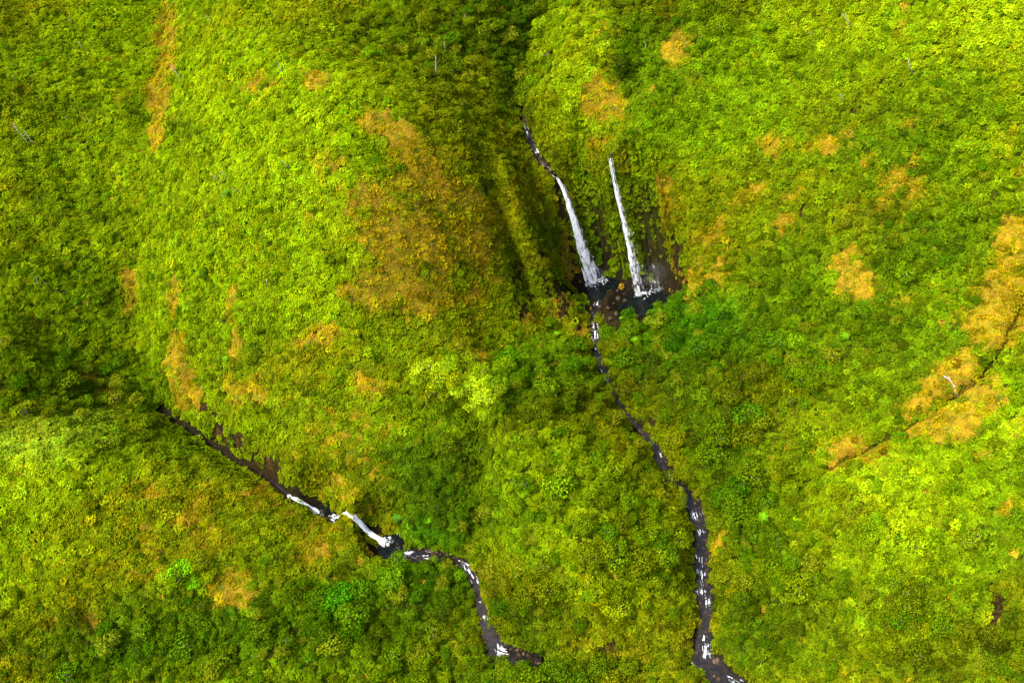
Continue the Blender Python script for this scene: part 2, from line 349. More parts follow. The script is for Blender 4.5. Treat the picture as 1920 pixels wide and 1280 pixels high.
# survey of the plant cover: centre, half-axes, turn, tone, strength; some tones paint relief: shaded bowl cliffs and crease, bright spur crown (photograph coordinates of the places on the ground)
cover = """
420,300,240,330,0,L,.85 430,260,150,180,0,B,.4 560,330,90,120,0,B,.35 600,470,110,90,0,B,.35 330,130,70,120,5,L,.5 560,200,150,120,30,L,.7 500,480,200,200,0,L,.7 620,420,90,130,0,L,.8 330,620,60,120,-5,L,.7
650,480,60,120,0,B,.45 660,640,60,60,0,L,.7 560,560,120,60,0,L,.5 470,430,120,80,0,M,.5 330,380,60,100,0,M,.4
140,350,170,300,0,L,.6 120,560,150,160,0,M,.4 180,60,120,70,0,L,.7 200,160,90,70,0,L,.6 100,280,120,40,0,M,.5 220,260,70,60,0,L,.4 60,90,50,40,0,D,.2 80,190,80,34,20,D,.4 170,220,50,26,0,D,.3 350,230,22,24,0,D,.7 270,210,24,32,0,D,.6
230,290,30,30,0,D,.25 170,390,60,30,0,D,.35 30,340,30,20,0,D,.35 60,440,120,60,0,M,.5 60,560,90,60,0,L,.4 150,520,90,50,0,G,.4 180,610,90,60,0,G,.45 60,640,90,60,0,M,.4 60,730,120,60,0,G,.45 200,730,100,60,0,G,.5
330,700,60,50,0,G,.35 400,640,100,80,0,M,.6 560,700,140,80,0,Y,.6 480,660,60,60,0,G,.4 650,720,100,60,0,M,.5
720,60,130,80,15,M,.5 880,60,110,80,20,G,.35 965,130,40,110,0,G,.7 980,30,50,60,0,G,.7 760,140,100,50,20,M,.4 700,30,60,40,0,M,.5 740,230,120,50,30,L,.55 850,230,100,60,35,Y,.5 900,330,120,110,40,Y,.75 960,430,80,100,0,Y,.8 820,480,150,180,0,Y,.7
1100,60,70,60,0,L,.85 1080,120,80,80,0,B,.45 1060,180,60,60,0,L,.7 1105,235,50,40,0,B,.6 1045,230,30,50,0,Y,.5 1080,300,60,50,0,Y,.7 1190,60,50,70,0,G,.5 1170,130,50,60,0,G,.5 1240,150,40,80,0,G,.4
1320,60,90,60,0,G,.5 1400,130,110,70,0,F,.75 1300,200,90,110,0,F,.6 1250,280,60,80,0,F,.6 1560,90,150,70,0,L,.7 1750,60,170,90,0,L,.8 1880,60,90,110,0,B,.6 1720,120,90,70,0,B,.35 1560,60,90,50,0,B,.25 1600,150,120,70,0,M,.6 1450,260,110,80,0,F,.6
1560,220,70,50,0,Y,.6 1800,220,80,120,0,G,.5 1860,280,70,90,0,L,.6 1850,370,90,60,0,M,.7 1650,300,90,90,0,G,.4 1440,350,90,60,0,Y,.5 1550,400,150,60,0,Y,.5 1300,420,90,80,0,Y,.6 1750,450,100,60,0,G,.6 1480,470,120,80,0,G,.4
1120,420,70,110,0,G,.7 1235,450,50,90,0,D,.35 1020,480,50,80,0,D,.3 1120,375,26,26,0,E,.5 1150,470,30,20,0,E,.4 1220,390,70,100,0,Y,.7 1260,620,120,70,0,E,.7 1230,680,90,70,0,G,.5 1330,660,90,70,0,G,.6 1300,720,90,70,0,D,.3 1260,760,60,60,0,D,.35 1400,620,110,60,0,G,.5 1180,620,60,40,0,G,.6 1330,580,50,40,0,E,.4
1560,560,100,60,0,F,.5 1780,600,60,50,0,F,.9 1760,560,40,40,0,F,.8 1650,640,120,70,0,G,.5 1490,690,50,40,0,E,.5 1440,740,110,60,0,Y,.3 1540,740,80,50,0,F,.4 1430,850,110,70,0,F,.5 1350,820,70,60,0,G,.6 1560,820,80,40,-20,F,.4 1420,780,50,40,0,D,.3
1120,640,60,40,0,Y,.6 1010,610,70,50,0,Y,.6 1000,670,80,50,15,F,.5 960,700,60,50,0,E,.45 1060,690,60,50,0,G,.5 1000,760,90,50,0,G,.4 880,640,80,50,0,Y,.5
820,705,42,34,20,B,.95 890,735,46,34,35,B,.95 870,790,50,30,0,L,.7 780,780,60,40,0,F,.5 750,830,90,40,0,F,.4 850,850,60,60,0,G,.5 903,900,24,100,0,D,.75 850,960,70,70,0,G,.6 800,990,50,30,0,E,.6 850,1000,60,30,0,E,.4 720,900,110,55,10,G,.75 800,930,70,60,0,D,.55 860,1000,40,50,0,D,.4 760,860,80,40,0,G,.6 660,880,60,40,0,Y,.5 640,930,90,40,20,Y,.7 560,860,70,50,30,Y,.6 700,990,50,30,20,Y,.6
1010,870,90,60,0,L,.8 1070,920,110,80,0,B,.45 1000,1000,70,60,0,L,.6 1180,1000,70,60,0,L,.5 1060,930,110,60,0,L,.75 1150,960,100,60,0,M,.6 1030,1010,90,60,0,M,.5 1200,1060,90,70,0,M,.6 1100,1060,90,50,0,L,.4 960,1110,60,50,0,Y,.5 1180,1120,90,40,0,L,.4 1260,1150,50,50,0,Y,.5 1000,1170,80,40,0,G,.6 950,960,50,90,0,G,.4
70,830,120,40,0,P,.95 170,800,60,20,0,P,.7 90,900,140,60,0,B,.8 200,880,90,60,0,L,.6 60,980,120,70,0,L,.8 100,1070,130,70,0,L,.5 280,850,90,40,0,G,.4 330,920,120,50,0,Y,.7 480,960,80,50,0,Y,.8 250,1000,130,70,0,Y,.7 380,1020,110,60,0,Y,.7 600,1030,70,50,0,Y,.6 560,930,20,20,0,G,.4 500,1010,70,40,0,M,.4
355,1080,30,26,10,F,1 315,1085,16,22,0,L,.9 200,1110,100,50,0,Y,.6 600,1080,90,30,0,Y,.5 650,1125,60,28,0,E,.9 640,1070,90,40,0,G,.4 240,1180,90,60,0,G,.6 130,1230,120,60,0,G,.5 240,1240,60,50,0,E,.35 380,1180,120,70,0,G,.7 560,1200,120,70,0,G,.6 720,1180,130,60,0,G,.6 800,1080,70,40,0,E,.5 780,1110,60,40,0,G,.6 850,1130,50,60,0,G,.6 900,1250,120,40,0,G,.5 1130,1250,150,40,0,G,.5 700,1250,100,40,0,M,.3
1620,960,160,90,0,L,.8 1720,880,130,70,0,L,.8 1860,780,70,80,0,L,.8 1880,700,50,40,0,F,.8 1870,900,70,70,0,F,.5 1700,1010,120,70,0,L,.7 1560,900,60,30,-20,L,.7 1640,900,80,50,0,B,.6 1700,960,110,60,0,B,.35 1880,800,50,60,0,B,.4 1480,960,90,60,0,M,.5 1360,930,70,60,0,G,.6 1440,1050,110,70,0,F,.6 1400,1000,60,50,0,G,.5 1560,1040,70,50,0,Y,.4 1500,1120,130,60,0,M,.5 1420,1180,100,70,0,G,.5 1600,1180,120,70,0,M,.5 1750,1130,90,50,0,M,.5 1560,1250,120,40,0,M,.5 1740,1260,120,50,0,G,.4 1880,1200,60,70,0,G,.5 1880,1040,50,60,0,G,.5 1880,1250,40,40,0,L,.4 1430,1240,80,50,0,G,.5
"""
dry = """
312,60,24,60,4,.9 303,160,22,70,6,1 298,235,14,45,8,.9 262,360,14,50,0,.5 243,545,16,36,0,.9 332,560,12,50,0,.8 330,640,16,60,0,.8 340,700,26,40,0,.9 350,740,40,24,30,.7 590,152,22,16,20,.95 490,165,40,28,10,.5 445,640,14,36,0,.8 432,560,12,60,0,.5
745,250,80,34,38,.85 800,310,60,44,40,1 850,360,70,44,40,.8 720,380,80,60,0,.85 740,450,90,75,0,1 710,540,60,46,10,.95 770,550,70,46,0,.85 900,440,50,90,0,.55 820,500,80,70,0,.55 690,400,30,40,0,.6 620,310,36,30,0,.55 840,430,60,50,0,.4 920,430,30,60,0,.5 600,625,46,20,-15,.95 895,675,30,30,0,.8 870,640,60,40,0,.35 690,725,30,30,20,.6 640,800,90,40,10,.35 470,740,60,30,10,.5 560,830,60,50,40,.5
1130,190,46,40,-30,.75 1110,160,30,40,0,.3 1180,330,50,40,0,.4 1240,360,50,60,0,.45 1118,265,22,16,0,.8 1265,90,22,30,0,.85 1450,280,40,30,0,.5 1560,270,40,20,0,.6 1590,250,20,16,0,.5 1680,330,60,40,0,.5 1640,400,50,50,0,.5 1420,400,70,50,0,.45 1600,480,46,30,0,.8 1610,530,36,50,0,.85 1320,480,60,60,0,.45 1370,440,60,40,0,.4 1475,380,40,30,0,.3 1310,340,40,40,0,.3
1900,450,40,60,-10,1 1890,560,50,70,0,.95 1860,620,60,50,-20,.95 1800,690,50,40,-35,.85 1740,740,80,26,-35,.85 1840,740,50,50,-35,.8 1790,790,60,40,-30,.9 1680,830,70,20,-32,.8 1600,860,60,14,-30,.6 1580,830,60,20,-30,.4 1900,960,30,40,0,.6 1920,330,30,80,0,.4 1800,860,50,30,0,.4
160,690,36,26,40,.75 200,740,20,16,0,.7 140,410,30,20,0,.4 70,600,16,10,0,.6 430,1095,40,26,-20,.9 450,1120,30,30,0,.6 490,950,60,40,0,.5 600,1010,60,40,20,.45 180,1165,40,20,0,.6 110,1165,20,12,0,.6 250,1080,50,30,0,.35 360,960,80,50,0,.4 260,930,60,30,0,.4 20,860,20,20,0,.2 1345,1010,16,36,0,.38 1040,560,30,60,40,.5 1080,620,26,40,40,.7 620,905,70,30,30,.5 640,860,60,30,20,.3
"""
bare = """
385,765,20,22,40,.8 410,800,46,14,62,.75 450,835,60,24,35,.9 510,880,50,18,35,.9 555,925,34,16,40,1 590,940,30,14,30,.8 640,960,40,10,20,.6 690,985,40,12,30,.8 700,1030,30,12,45,.8 720,1000,40,14,30,.6 765,955,30,10,-10,.5 520,800,26,6,58,.7 505,780,20,5,60,.6 545,830,24,6,55,.5 283,715,5,18,-10,.6 120,550,14,8,0,.5 400,545,14,8,0,.6
980,440,14,50,0,.55 1010,480,26,60,10,.6 960,520,16,50,20,.55 985,570,18,34,30,.6 1050,545,40,40,0,.9 1070,590,40,36,40,.75 1090,640,22,40,30,.5 1115,530,46,26,0,1 1160,545,50,30,0,1 1210,545,50,40,0,1 1150,580,60,26,0,1 1145,490,40,24,0,.6 1145,430,26,12,0,.6 1240,400,20,14,0,.5 1240,500,34,44,0,1 1268,520,22,40,0,1 1215,460,20,40,0,.7 1185,420,10,40,0,.6 1052,480,12,46,-10,.85 1168,480,18,46,0,.8 1228,430,24,50,0,.75 1262,480,24,46,0,.9 1130,500,30,24,0,.8 1060,420,12,40,0,.4 1215,350,30,30,0,.4 1060,380,14,30,0,.35 1010,360,20,24,0,.35 1130,340,30,20,0,.3
1590,215,34,22,20,.45 1510,390,26,14,0,.5 1600,500,14,18,0,.35 1660,155,14,8,0,.5 1470,285,14,10,0,.5 1865,1140,14,34,30,1 490,1180,12,14,0,.8 100,1020,20,8,0,.5 35,1025,14,8,0,.5 1570,1020,10,6,0,.5 922,968,6,6,0,.7 1200,810,30,30,50,.6 1255,900,14,14,0,.5 1215,1200,60,16,0,.4 1150,1215,30,12,0,.7 1290,1250,16,30,0,.6 170,1215,10,22,-30,.5 1690,790,10,4,0,.2
"""
def parse(s):
    L = []
    for q in s.split():
        L.append(q.split(','))
    return L
def blob(px, py, e, pw=2.0):
    cx, cy, rx, ry, a = map(float, e[:5]); a = math.radians(a); c, s = math.cos(a), math.sin(a)
    dx = px-cx; dy = py-cy; u = (dx*c+dy*s)/rx; v = (-dx*s+dy*c)/ry
    return np.exp(-(u*u+v*v)**1.35*0.75)
def fields(x, y, z):
    px, py = survey(x, y, z)
    wx = (fbm(x/16, z/12+y/16, 71, 4)-.5)*70; wy = (fbm(x/16+9, z/12+y/16+5, 72, 4)-.5)*70
    wpx = px+wx; wpy = py+wy
    nb = fbm(x/45, y/45+z/60, 61, 3)
    q = sstep(.35, .65, nb)[..., None]
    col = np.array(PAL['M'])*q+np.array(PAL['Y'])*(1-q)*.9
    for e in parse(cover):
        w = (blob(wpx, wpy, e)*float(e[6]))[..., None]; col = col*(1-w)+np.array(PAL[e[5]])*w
    sx = px+wx*.35; sy = py+wy*.35
    rag = fbm(x/3.5+50, y/3.5+z/5, 81, 3); rg2 = fbm(x/12+50, y/12+z/12, 83, 3)
    o = np.zeros(x.shape)
    for e in parse(dry): o = np.maximum(o, blob(sx, sy, e)*float(e[5]))
    o = sstep(.28, .70, o+(rag-.5)*.8+(rg2-.5)*.95)
    b = np.zeros(x.shape)
    for e in parse(bare): b = np.maximum(b, blob(sx, sy, e)*float(e[5]))
    b = sstep(.42, .62, b+(rag-.5)*1.2+(rg2-.5)*.5)
    return px, py, col, o, b
FOREST = [(e.split(',')) for e in """880,70,170,140,0,.75 700,60,120,60,0,.5 980,100,60,160,0,.9 140,560,190,130,0,.35 120,720,230,80,0,.9 70,180,110,60,20,.35 200,400,90,60,0,.25 1180,90,60,110,0,.5 1330,60,120,60,0,.5
1260,660,180,130,0,1 1420,700,190,110,0,1 1350,830,130,90,0,1 1480,560,130,90,0,.7 1700,480,150,90,0,.6 1650,620,120,80,0,.6 1000,720,130,70,10,.9 1050,900,160,130,20,.8 1170,1030,150,130,0,.85 1000,1120,120,90,0,.8 850,950,90,130,0,.7 800,1100,120,80,0,1 620,1190,250,90,0,1 350,1200,180,90,0,.9 120,1210,150,80,0,.7 950,1270,300,60,0,1 1400,960,110,110,0,.9 1450,1100,140,110,0,.9 1650,1000,190,120,0,.5 1700,1180,220,90,0,.7 1830,780,90,80,0,.4 1880,1230,80,80,0,1 280,810,80,24,0,.5 845,725,80,60,0,.9 1100,60,60,80,0,.3 1800,250,120,120,0,.4 1860,380,80,60,0,.6 350,1080,50,30,0,1""".split()]

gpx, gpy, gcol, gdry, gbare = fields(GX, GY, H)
hy, hx = np.gradient(H, ys, xs); slope = np.hypot(hx, hy)
chan = np.full(GX.shape, 1e9)
for nm, w, stp in CHAN:
    d, z, s_ = linedist(GX, GY, LINES[nm]); chan = np.minimum(chan, d-halfw(nm, w, s_)+.55*np.clip(np.abs(H-z)-2.0, 0, None))
for k, (px, py, z, rx, ry) in POOL.items():
    c = at(px, py, z); chan = np.minimum(chan, (np.hypot((GX-c[0])/rx, (GY-c[1])/ry)-1)*min(rx, ry)+.5*np.clip(H-z-3.0, 0, None))
ragc = fbm(GX/4, GY/4, 91, 3)
d, z, s_ = linedist(GX, GY, LINES['left']); gorge = d+.25*np.clip(H-z-2, 0, None)
d, z, s_ = linedist(GX, GY, LINES['rg']); crack = d-1.7-1.4*(fbm(GX/5, GY/5, 93, 2)-.5)
chan_low = np.minimum(np.minimum(chan, gorge-2.2), np.maximum(crack, 0)*1.6)-(fbm(GX/6, GY/6, 95, 3)-.5)*3.0*(chan < 3)*(chan > -2)
gbare = np.maximum(gbare, sstep(3.6, 1.6, gorge)); gbare = np.maximum(gbare, sstep(1.6, 0.2, chan-(ragc-.4)*3))
def grid_at(F, x, y):
    i = np.clip(np.searchsorted(xs, x)-1, 0, len(xs)-2); j = np.clip(np.searchsorted(ys, y)-1, 0, len(ys)-2)
    tx = np.clip((x-xs[i])/(xs[i+1]-xs[i]), 0, 1); ty = np.clip((y-ys[j])/(ys[j+1]-ys[j]), 0, 1)
    if F.ndim == 3: tx = tx[:, None]; ty = ty[:, None]
    return (F[j, i]*(1-tx)+F[j, i+1]*tx)*(1-ty)+(F[j+1, i]*(1-tx)+F[j+1, i+1]*tx)*ty

# terrain
ny, nx = GX.shape
V = np.stack([GX, GY, H], -1).reshape(-1, 3).astype(np.float32)
a = (np.arange(ny-1)[:, None]*nx+np.arange(nx-1)).ravel()
Fq = np.stack([a, a+1, a+nx+1, a+nx], 1).astype(np.int32)
def fastmesh(name, V, Fq, mat, smooth=True):
    me = bpy.data.meshes.new(name); k = Fq.shape[1]
    me.vertices.add(len(V)); me.vertices.foreach_set('co', np.asarray(V, np.float32).ravel())
    me.loops.add(Fq.size); me.loops.foreach_set('vertex_index', Fq.astype(np.int32).ravel())
    me.polygons.add(len(Fq)); me.polygons.foreach_set('loop_start', np.arange(0, Fq.size, k, dtype=np.int32))
    me.polygons.foreach_set('loop_total', np.full(len(Fq), k, dtype=np.int32))
    me.update(calc_edges=True)
    if smooth: me.polygons.foreach_set('use_smooth', np.ones(len(Fq), bool))
    if mat: me.materials.append(mat)
    return me
me = fastmesh('valley_slopes', V, Fq, M_ground)
soilc = np.ones((ny*nx, 4), np.float32)
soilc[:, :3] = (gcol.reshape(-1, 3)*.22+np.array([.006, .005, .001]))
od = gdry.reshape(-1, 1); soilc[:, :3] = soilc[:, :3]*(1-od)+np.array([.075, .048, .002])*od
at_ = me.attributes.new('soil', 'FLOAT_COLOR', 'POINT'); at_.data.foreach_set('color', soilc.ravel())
wz = np.full(GX.shape, 1e9)
for nm, w, stp in CHAN:
    d, z, s_ = linedist(GX, GY, LINES[nm]); wz = np.minimum(wz, d*.35+np.clip(H-z, 0, None))
for k, (px, py, z, rx, ry) in POOL.items():
    c = at(px, py, z); wz = np.minimum(wz, np.clip(np.hypot(GX-c[0], GY-c[1])-rx, 0, None)*.3+np.clip(H-z, 0, None)*.16)
wet = sstep(6.5, 1.0, wz+(ragc-.5)*3)  # damp near water; also painted shade for the gorge floor and bowl walls
at_ = me.attributes.new('wet', 'FLOAT', 'POINT'); at_.data.foreach_set('value', wet.ravel().astype(np.float32))
at_ = me.attributes.new('rock', 'FLOAT', 'POINT'); at_.data.foreach_set('value', gbare.ravel().astype(np.float32))
ter = link('valley_terrain', me); tag(ter, 'steep green mountain slopes of the valley', kind='structure')

# ------------------------------------------------------------------ plant shapes
def leaves_mesh(name, P, D, Nn, L, Wd, mat, var, extra=None, fold=.12):
    """one folded four-cornered leaf per row; P base, D direction, Nn normal"""
    D = D/np.linalg.norm(D, axis=1)[:, None]; s = np.cross(D, Nn); s /= np.linalg.norm(s, axis=1)[:, None]+1e-9
    u = np.cross(s, D); L = L[:, None]; Wd = Wd[:, None]
    v = np.stack([P, P+D*L*.5+s*Wd*.5+u*L*fold, P+D*L, P+D*L*.5-s*Wd*.5+u*L*fold], 1).reshape(-1, 3)
    n = len(P); b = np.arange(n)*4
    f = np.concatenate([np.stack([b, b+1, b+2], 1), np.stack([b, b+2, b+3], 1)])
    me = fastmesh(name, v, f, mat, smooth=False)
    c = np.ones((n*4, 4), np.float32); c[:, :3] = np.repeat(var, 4, axis=0)
    me.attributes.new('leaf', 'FLOAT_COLOR', 'POINT').data.foreach_set('color', c.ravel())
    return me
def leafvar(n, r, lo=.72, hi=1.28, yel=.12):
    lo -= .12; hi += .16
    v = r.uniform(lo, hi, n)[:, None]; h = r.normal(0, yel, n)[:, None]
    return np.clip(np.hstack([v*(1+h), v, v*(1-h)]), 0.2, 2)
def crown_leaves(r, R, Hh, nl, n, ls, flat=.75):
    """leaves on the outer skin of several overlapping lobes"""
    cs = []; 
    for i in range(nl):
        a = r.uniform(0, 6.28); q = math.sqrt(r.uniform(0, 1))*R*.68
        cs.append((q*math.cos(a), q*math.sin(a), Hh*(1-.45*(q/R)**2)*r.uniform(.72, 1.05), R*r.uniform(.26, .46)))
    cs = np.array(cs); k = r.integers(0, nl, n)
    d = r.normal(size=(n, 3)); d[:, 2] = np.abs(d[:, 2])*1.0-.25; d /= np.linalg.norm(d, axis=1)[:, None]
    rad = cs[k, 3]*r.uniform(.8, 1.06, n)
    P = cs[k, :3]+d*rad[:, None]*np.array([1, 1, flat])
    # drop leaves buried in another lobe
    inside = np.zeros(n, bool)
    for j in range(nl):
        q = (P-cs[j, :3])/np.array([1, 1, flat]); inside |= (np.linalg.norm(q, axis=1) < cs[j, 3]*.72)
    keep = ~inside; P, d = P[keep], d[keep]; n = len(P)
    Nn = d+r.normal(0, .45, (n, 3)); Nn /= np.linalg.norm(Nn, axis=1)[:, None]
    t = np.cross(Nn, r.normal(size=(n, 3))); t[:, 2] -= .25
    return P, t, Nn, ls*r.uniform(.7, 1.3, n), ls*.62*r.uniform(.7, 1.3, n), cs
def make_crown(name, seed, R, Hh, nl, n, ls, mat, yel=.12, lo=.72, hi=1.28):
    r = np.random.default_rng(seed); P, D, Nn, L, Wd, cs = crown_leaves(r, R, Hh, nl, n, ls)
    return leaves_mesh(name, P, D, Nn, L, Wd, mat, leafvar(len(P), r, lo, hi, yel))
def make_fern_clump(name, seed, R, n, mat, drop=.35, w=.3, lo=.75, hi=1.25, rise=.5):
    r = np.random.default_rng(seed); a = r.uniform(0, 6.28, n); q = R*np.sqrt(r.uniform(0, .55, n))
    P = np.stack([q*np.cos(a), q*np.sin(a), r.uniform(.15, rise, n)+(.35*R)*(1-(q/R)**2)], 1)
    a2 = a+r.normal(0, .9, n); D = np.stack([np.cos(a2), np.sin(a2), r.uniform(-drop, .35, n)], 1)
    Nn = np.stack([r.normal(0, .35, n), r.normal(0, .35, n), np.ones(n)], 1)
    return leaves_mesh(name, P, D, Nn, R*r.uniform(.4, .75, n), R*w*r.uniform(.7, 1.3, n), mat, leafvar(n, r, lo, hi, .1))
def proto(name, me):
    return bpy.data.objects.new(name, me)          # only a source shape for the plant mass, not linked to the scene
fern_src = [proto('fern_shape', make_fern_clump('fern_shape', 100+i, .95, 44, M_leaf)) for i in range(5)]
shrub_src = [proto('shrub_shape', make_crown('shrub_shape', 200+i, 1.7, 1.35, 5, 230, .46, M_leaf)) for i in range(6)]
tree_src = [proto('tree_shape', make_crown('tree_shape', 300+i, 3.3, 3.4, 11, 1100, .52, M_leaf)) for i in range(6)]
dry_src = [proto('dry_shape', make_fern_clump('dry_shape', 400+i, 1.1, 70, M_dry, drop=.7, w=.09, rise=.35, lo=.6, hi=1.3)) for i in range(4)]

# ------------------------------------------------------------------ scatter over the surveyed slopes
Zc = H; vis = (gpx > -470) & (gpx < 2350) & (gpy > -330) & (gpy < 1640)
w_ = np.stack([GX, GY, H-CAMZ], -1)@fwd; vis &= (w_ > 140) & (w_ < 900)
cellA = np.zeros((ny, nx)); cellA[:-1, :-1] = np.diff(ys)[:, None]*np.diff(xs)[None, :]
area = cellA*np.sqrt(1+np.minimum(slope, 40)**2)*vis
# facing away from every likely viewpoint and far behind ridges: thin out
jj, ii = np.nonzero(area > 0); Ac = area[jj, ii]
print('area', Ac.sum())
NX = np.stack([-hx, -hy, np.ones_like(hx)], -1); NX /= np.linalg.norm(NX, axis=-1)[..., None]
def scatter(dens, seed):
    r = np.random.default_rng(seed); cnt = r.poisson(Ac*dens)
    j = np.repeat(jj, cnt); i = np.repeat(ii, cnt); n = len(j)
    x = xs[i]+r.uniform(0, 1, n)*(xs[i+1]-xs[i]); y = ys[j]+r.uniform(0, 1, n)*(ys[j+1]-ys[j])
    z = grid_at(H, x, y); nn = NX[j, i]
    return r, x, y, z, nn
def eul(nn, k, r):
    u = nn*k+np.array([0, 0, 1-k]); u /= np.linalg.norm(u, axis=1)[:, None]; n = len(u)
    a = r.uniform(0, 6.283, n); ref = np.stack([np.cos(a), np.sin(a), np.zeros(n)], 1)
    X = ref-u*(ref*u).sum(1)[:, None]; X /= np.linalg.norm(X, axis=1)[:, None]; Y = np.cross(u, X)
    return np.stack([np.arctan2(Y[:, 2], u[:, 2]), -np.arcsin(np.clip(X[:, 2], -1, 1)), np.arctan2(X[:, 1], X[:, 0])], 1)
def gn_mass(name, label, P, rot, sc, idx, tint, srcs):
    me = bpy.data.meshes.new(name); n = len(P); me.vertices.add(n); me.vertices.foreach_set('co', P.astype(np.float32).ravel())
    me.attributes.new('rot', 'FLOAT_VECTOR', 'POINT').data.foreach_set('vector', rot.astype(np.float32).ravel())
    me.attributes.new('siz', 'FLOAT_VECTOR', 'POINT').data.foreach_set('vector', sc.astype(np.float32).ravel())
    me.attributes.new('pick', 'INT', 'POINT').data.foreach_set('value', idx.astype(np.int32))
    c = np.ones((n, 4), np.float32); c[:, :3] = tint; me.attributes.new('tint', 'FLOAT_COLOR', 'POINT').data.foreach_set('color', c.ravel())
    o = link(name, me); tag(o, label, kind='stuff')
    coll = bpy.data.collections.new(name+'_shapes')
    for s in srcs: coll.objects.link(s)
    g = bpy.data.node_groups.new(name, 'GeometryNodeTree')
    g.interface.new_socket('Geometry', in_out='INPUT', socket_type='NodeSocketGeometry')
    g.interface.new_socket('Geometry', in_out='OUTPUT', socket_type='NodeSocketGeometry')
    gi = g.nodes.new('NodeGroupInput'); go = g.nodes.new('NodeGroupOutput')
    iop = g.nodes.new('GeometryNodeInstanceOnPoints'); ci = g.nodes.new('GeometryNodeCollectionInfo')
    ci.inputs['Collection'].default_value = coll; ci.inputs['Separate Children'].default_value = True; ci.inputs['Reset Children'].default_value = True
    def na(nm, ty):
        q = g.nodes.new('GeometryNodeInputNamedAttribute'); q.data_type = ty; q.inputs['Name'].default_value = nm; return q.outputs['Attribute']
    g.links.new(gi.outputs[0], iop.inputs['Points']); g.links.new(ci.outputs[0], iop.inputs['Instance'])
    iop.inputs['Pick Instance'].default_value = True; g.links.new(na('pick', 'INT'), iop.inputs['Instance Index'])
    g.links.new(na('rot', 'FLOAT_VECTOR'), iop.inputs['Rotation']); g.links.new(na('siz', 'FLOAT_VECTOR'), iop.inputs['Scale'])
    g.links.new(iop.outputs[0], go.inputs[0])
    md = o.modifiers.new('plants', 'NODES'); md.node_group = g
    print(name, n); return o
def tinted(col, r, amp=.14, hue=.07, xyz=None):
    n = len(col); v = np.clip(r.normal(1, amp, n), .4, 1.7)[:, None]
    if xyz is not None:
        x, y, z = xyz; v = v*(.55+.9*(.75*fbm(x/4, y/4+z/4, 191, 2)+.25*fbm(x/17, y/17+z/17, 193, 3)))[:, None]; h = r.normal(0, hue, n)[:, None]
    return np.clip(col*v*np.hstack([1+h, np.ones((n, 1)), 1-h]), .001, .5)
def sample(x, y):
    return grid_at(gcol, x, y), grid_at(gdry, x, y), grid_at(gbare, x, y), grid_at(chan_low, x, y)
def forest(px, py, x, y):
    f = np.zeros(len(px)); wx = (fbm(x/20, y/20, 171, 3)-.5)*80; wy = (fbm(x/20+9, y/20+5, 172, 3)-.5)*80
    for e in FOREST: f = np.maximum(f, blob(px+wx, py+wy, e)*float(e[5]))
    return f
clumpn = lambda x, y, z, s, k: fbm(x/s, y/s+z/s, k, 2)

# ferns and low cover
r, x, y, z, nn = scatter(1.5, 1)
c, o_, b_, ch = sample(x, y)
px, py = survey(x, y, z); fo = forest(px, py, x, y)
keep = (r.uniform(size=len(x)) > b_*1.02) & (r.uniform(size=len(x)) > o_*.62) & (ch > .1) & (r.uniform(size=len(x)) > fo*.62)
x, y, z, nn, c, o_ = x[keep], y[keep], z[keep], nn[keep], c[keep], o_[keep]; n = len(x)
od = (np.clip(o_*.9+  .3*sstep(.5, .70, fbm(x/14, y/14+z/14, 197, 4))*sstep(.0, .12, c[:, 0]/c[:, 1]-.62), 0, .92)*r.uniform(.35, 1, n))[:, None]; c = c*(1-od)+np.array([.17, .104, .002])*od
sc = np.clip(r.lognormal(-.2, .33, n), .4, 1.8)*(.8+.5*clumpn(x, y, z, 6, 5))
sc3 = np.stack([sc, sc, sc*r.uniform(.6, 1.3, n)], 1)
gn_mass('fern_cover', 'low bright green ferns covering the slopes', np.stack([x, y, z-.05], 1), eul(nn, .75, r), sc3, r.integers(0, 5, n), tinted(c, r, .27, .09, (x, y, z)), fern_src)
# dry fern
r, x, y, z, nn = scatter(2.0, 2)
o_ = grid_at(gdry, x, y); b_ = grid_at(gbare, x, y); ch = grid_at(chan_low, x, y)
keep = (r.uniform(size=len(x)) < o_**1.3*.7) & (r.uniform(size=len(x)) > b_*.7) & (ch > .4)
x, y, z, nn = x[keep], y[keep], z[keep], nn[keep]; n = len(x)
q = fbm(x/9, y/9+z/9, 44, 3)[:, None]
c = np.array([.24, .135, .003])*(1-q)+np.array([.18, .125, .003])*q
c = np.where((r.uniform(size=n) < .12)[:, None], np.array([.09, .12, .003]), c)
sc = r.uniform(.7, 1.3, n); gn_mass('dry_fern_patches', 'orange brown dead fern patches on the slopes', np.stack([x, y, z-.02], 1), eul(nn, .9, r), np.stack([sc, sc, sc*.8], 1), r.integers(0, 4, n), tinted(c, r, .14, .05, (x, y, z)), dry_src)
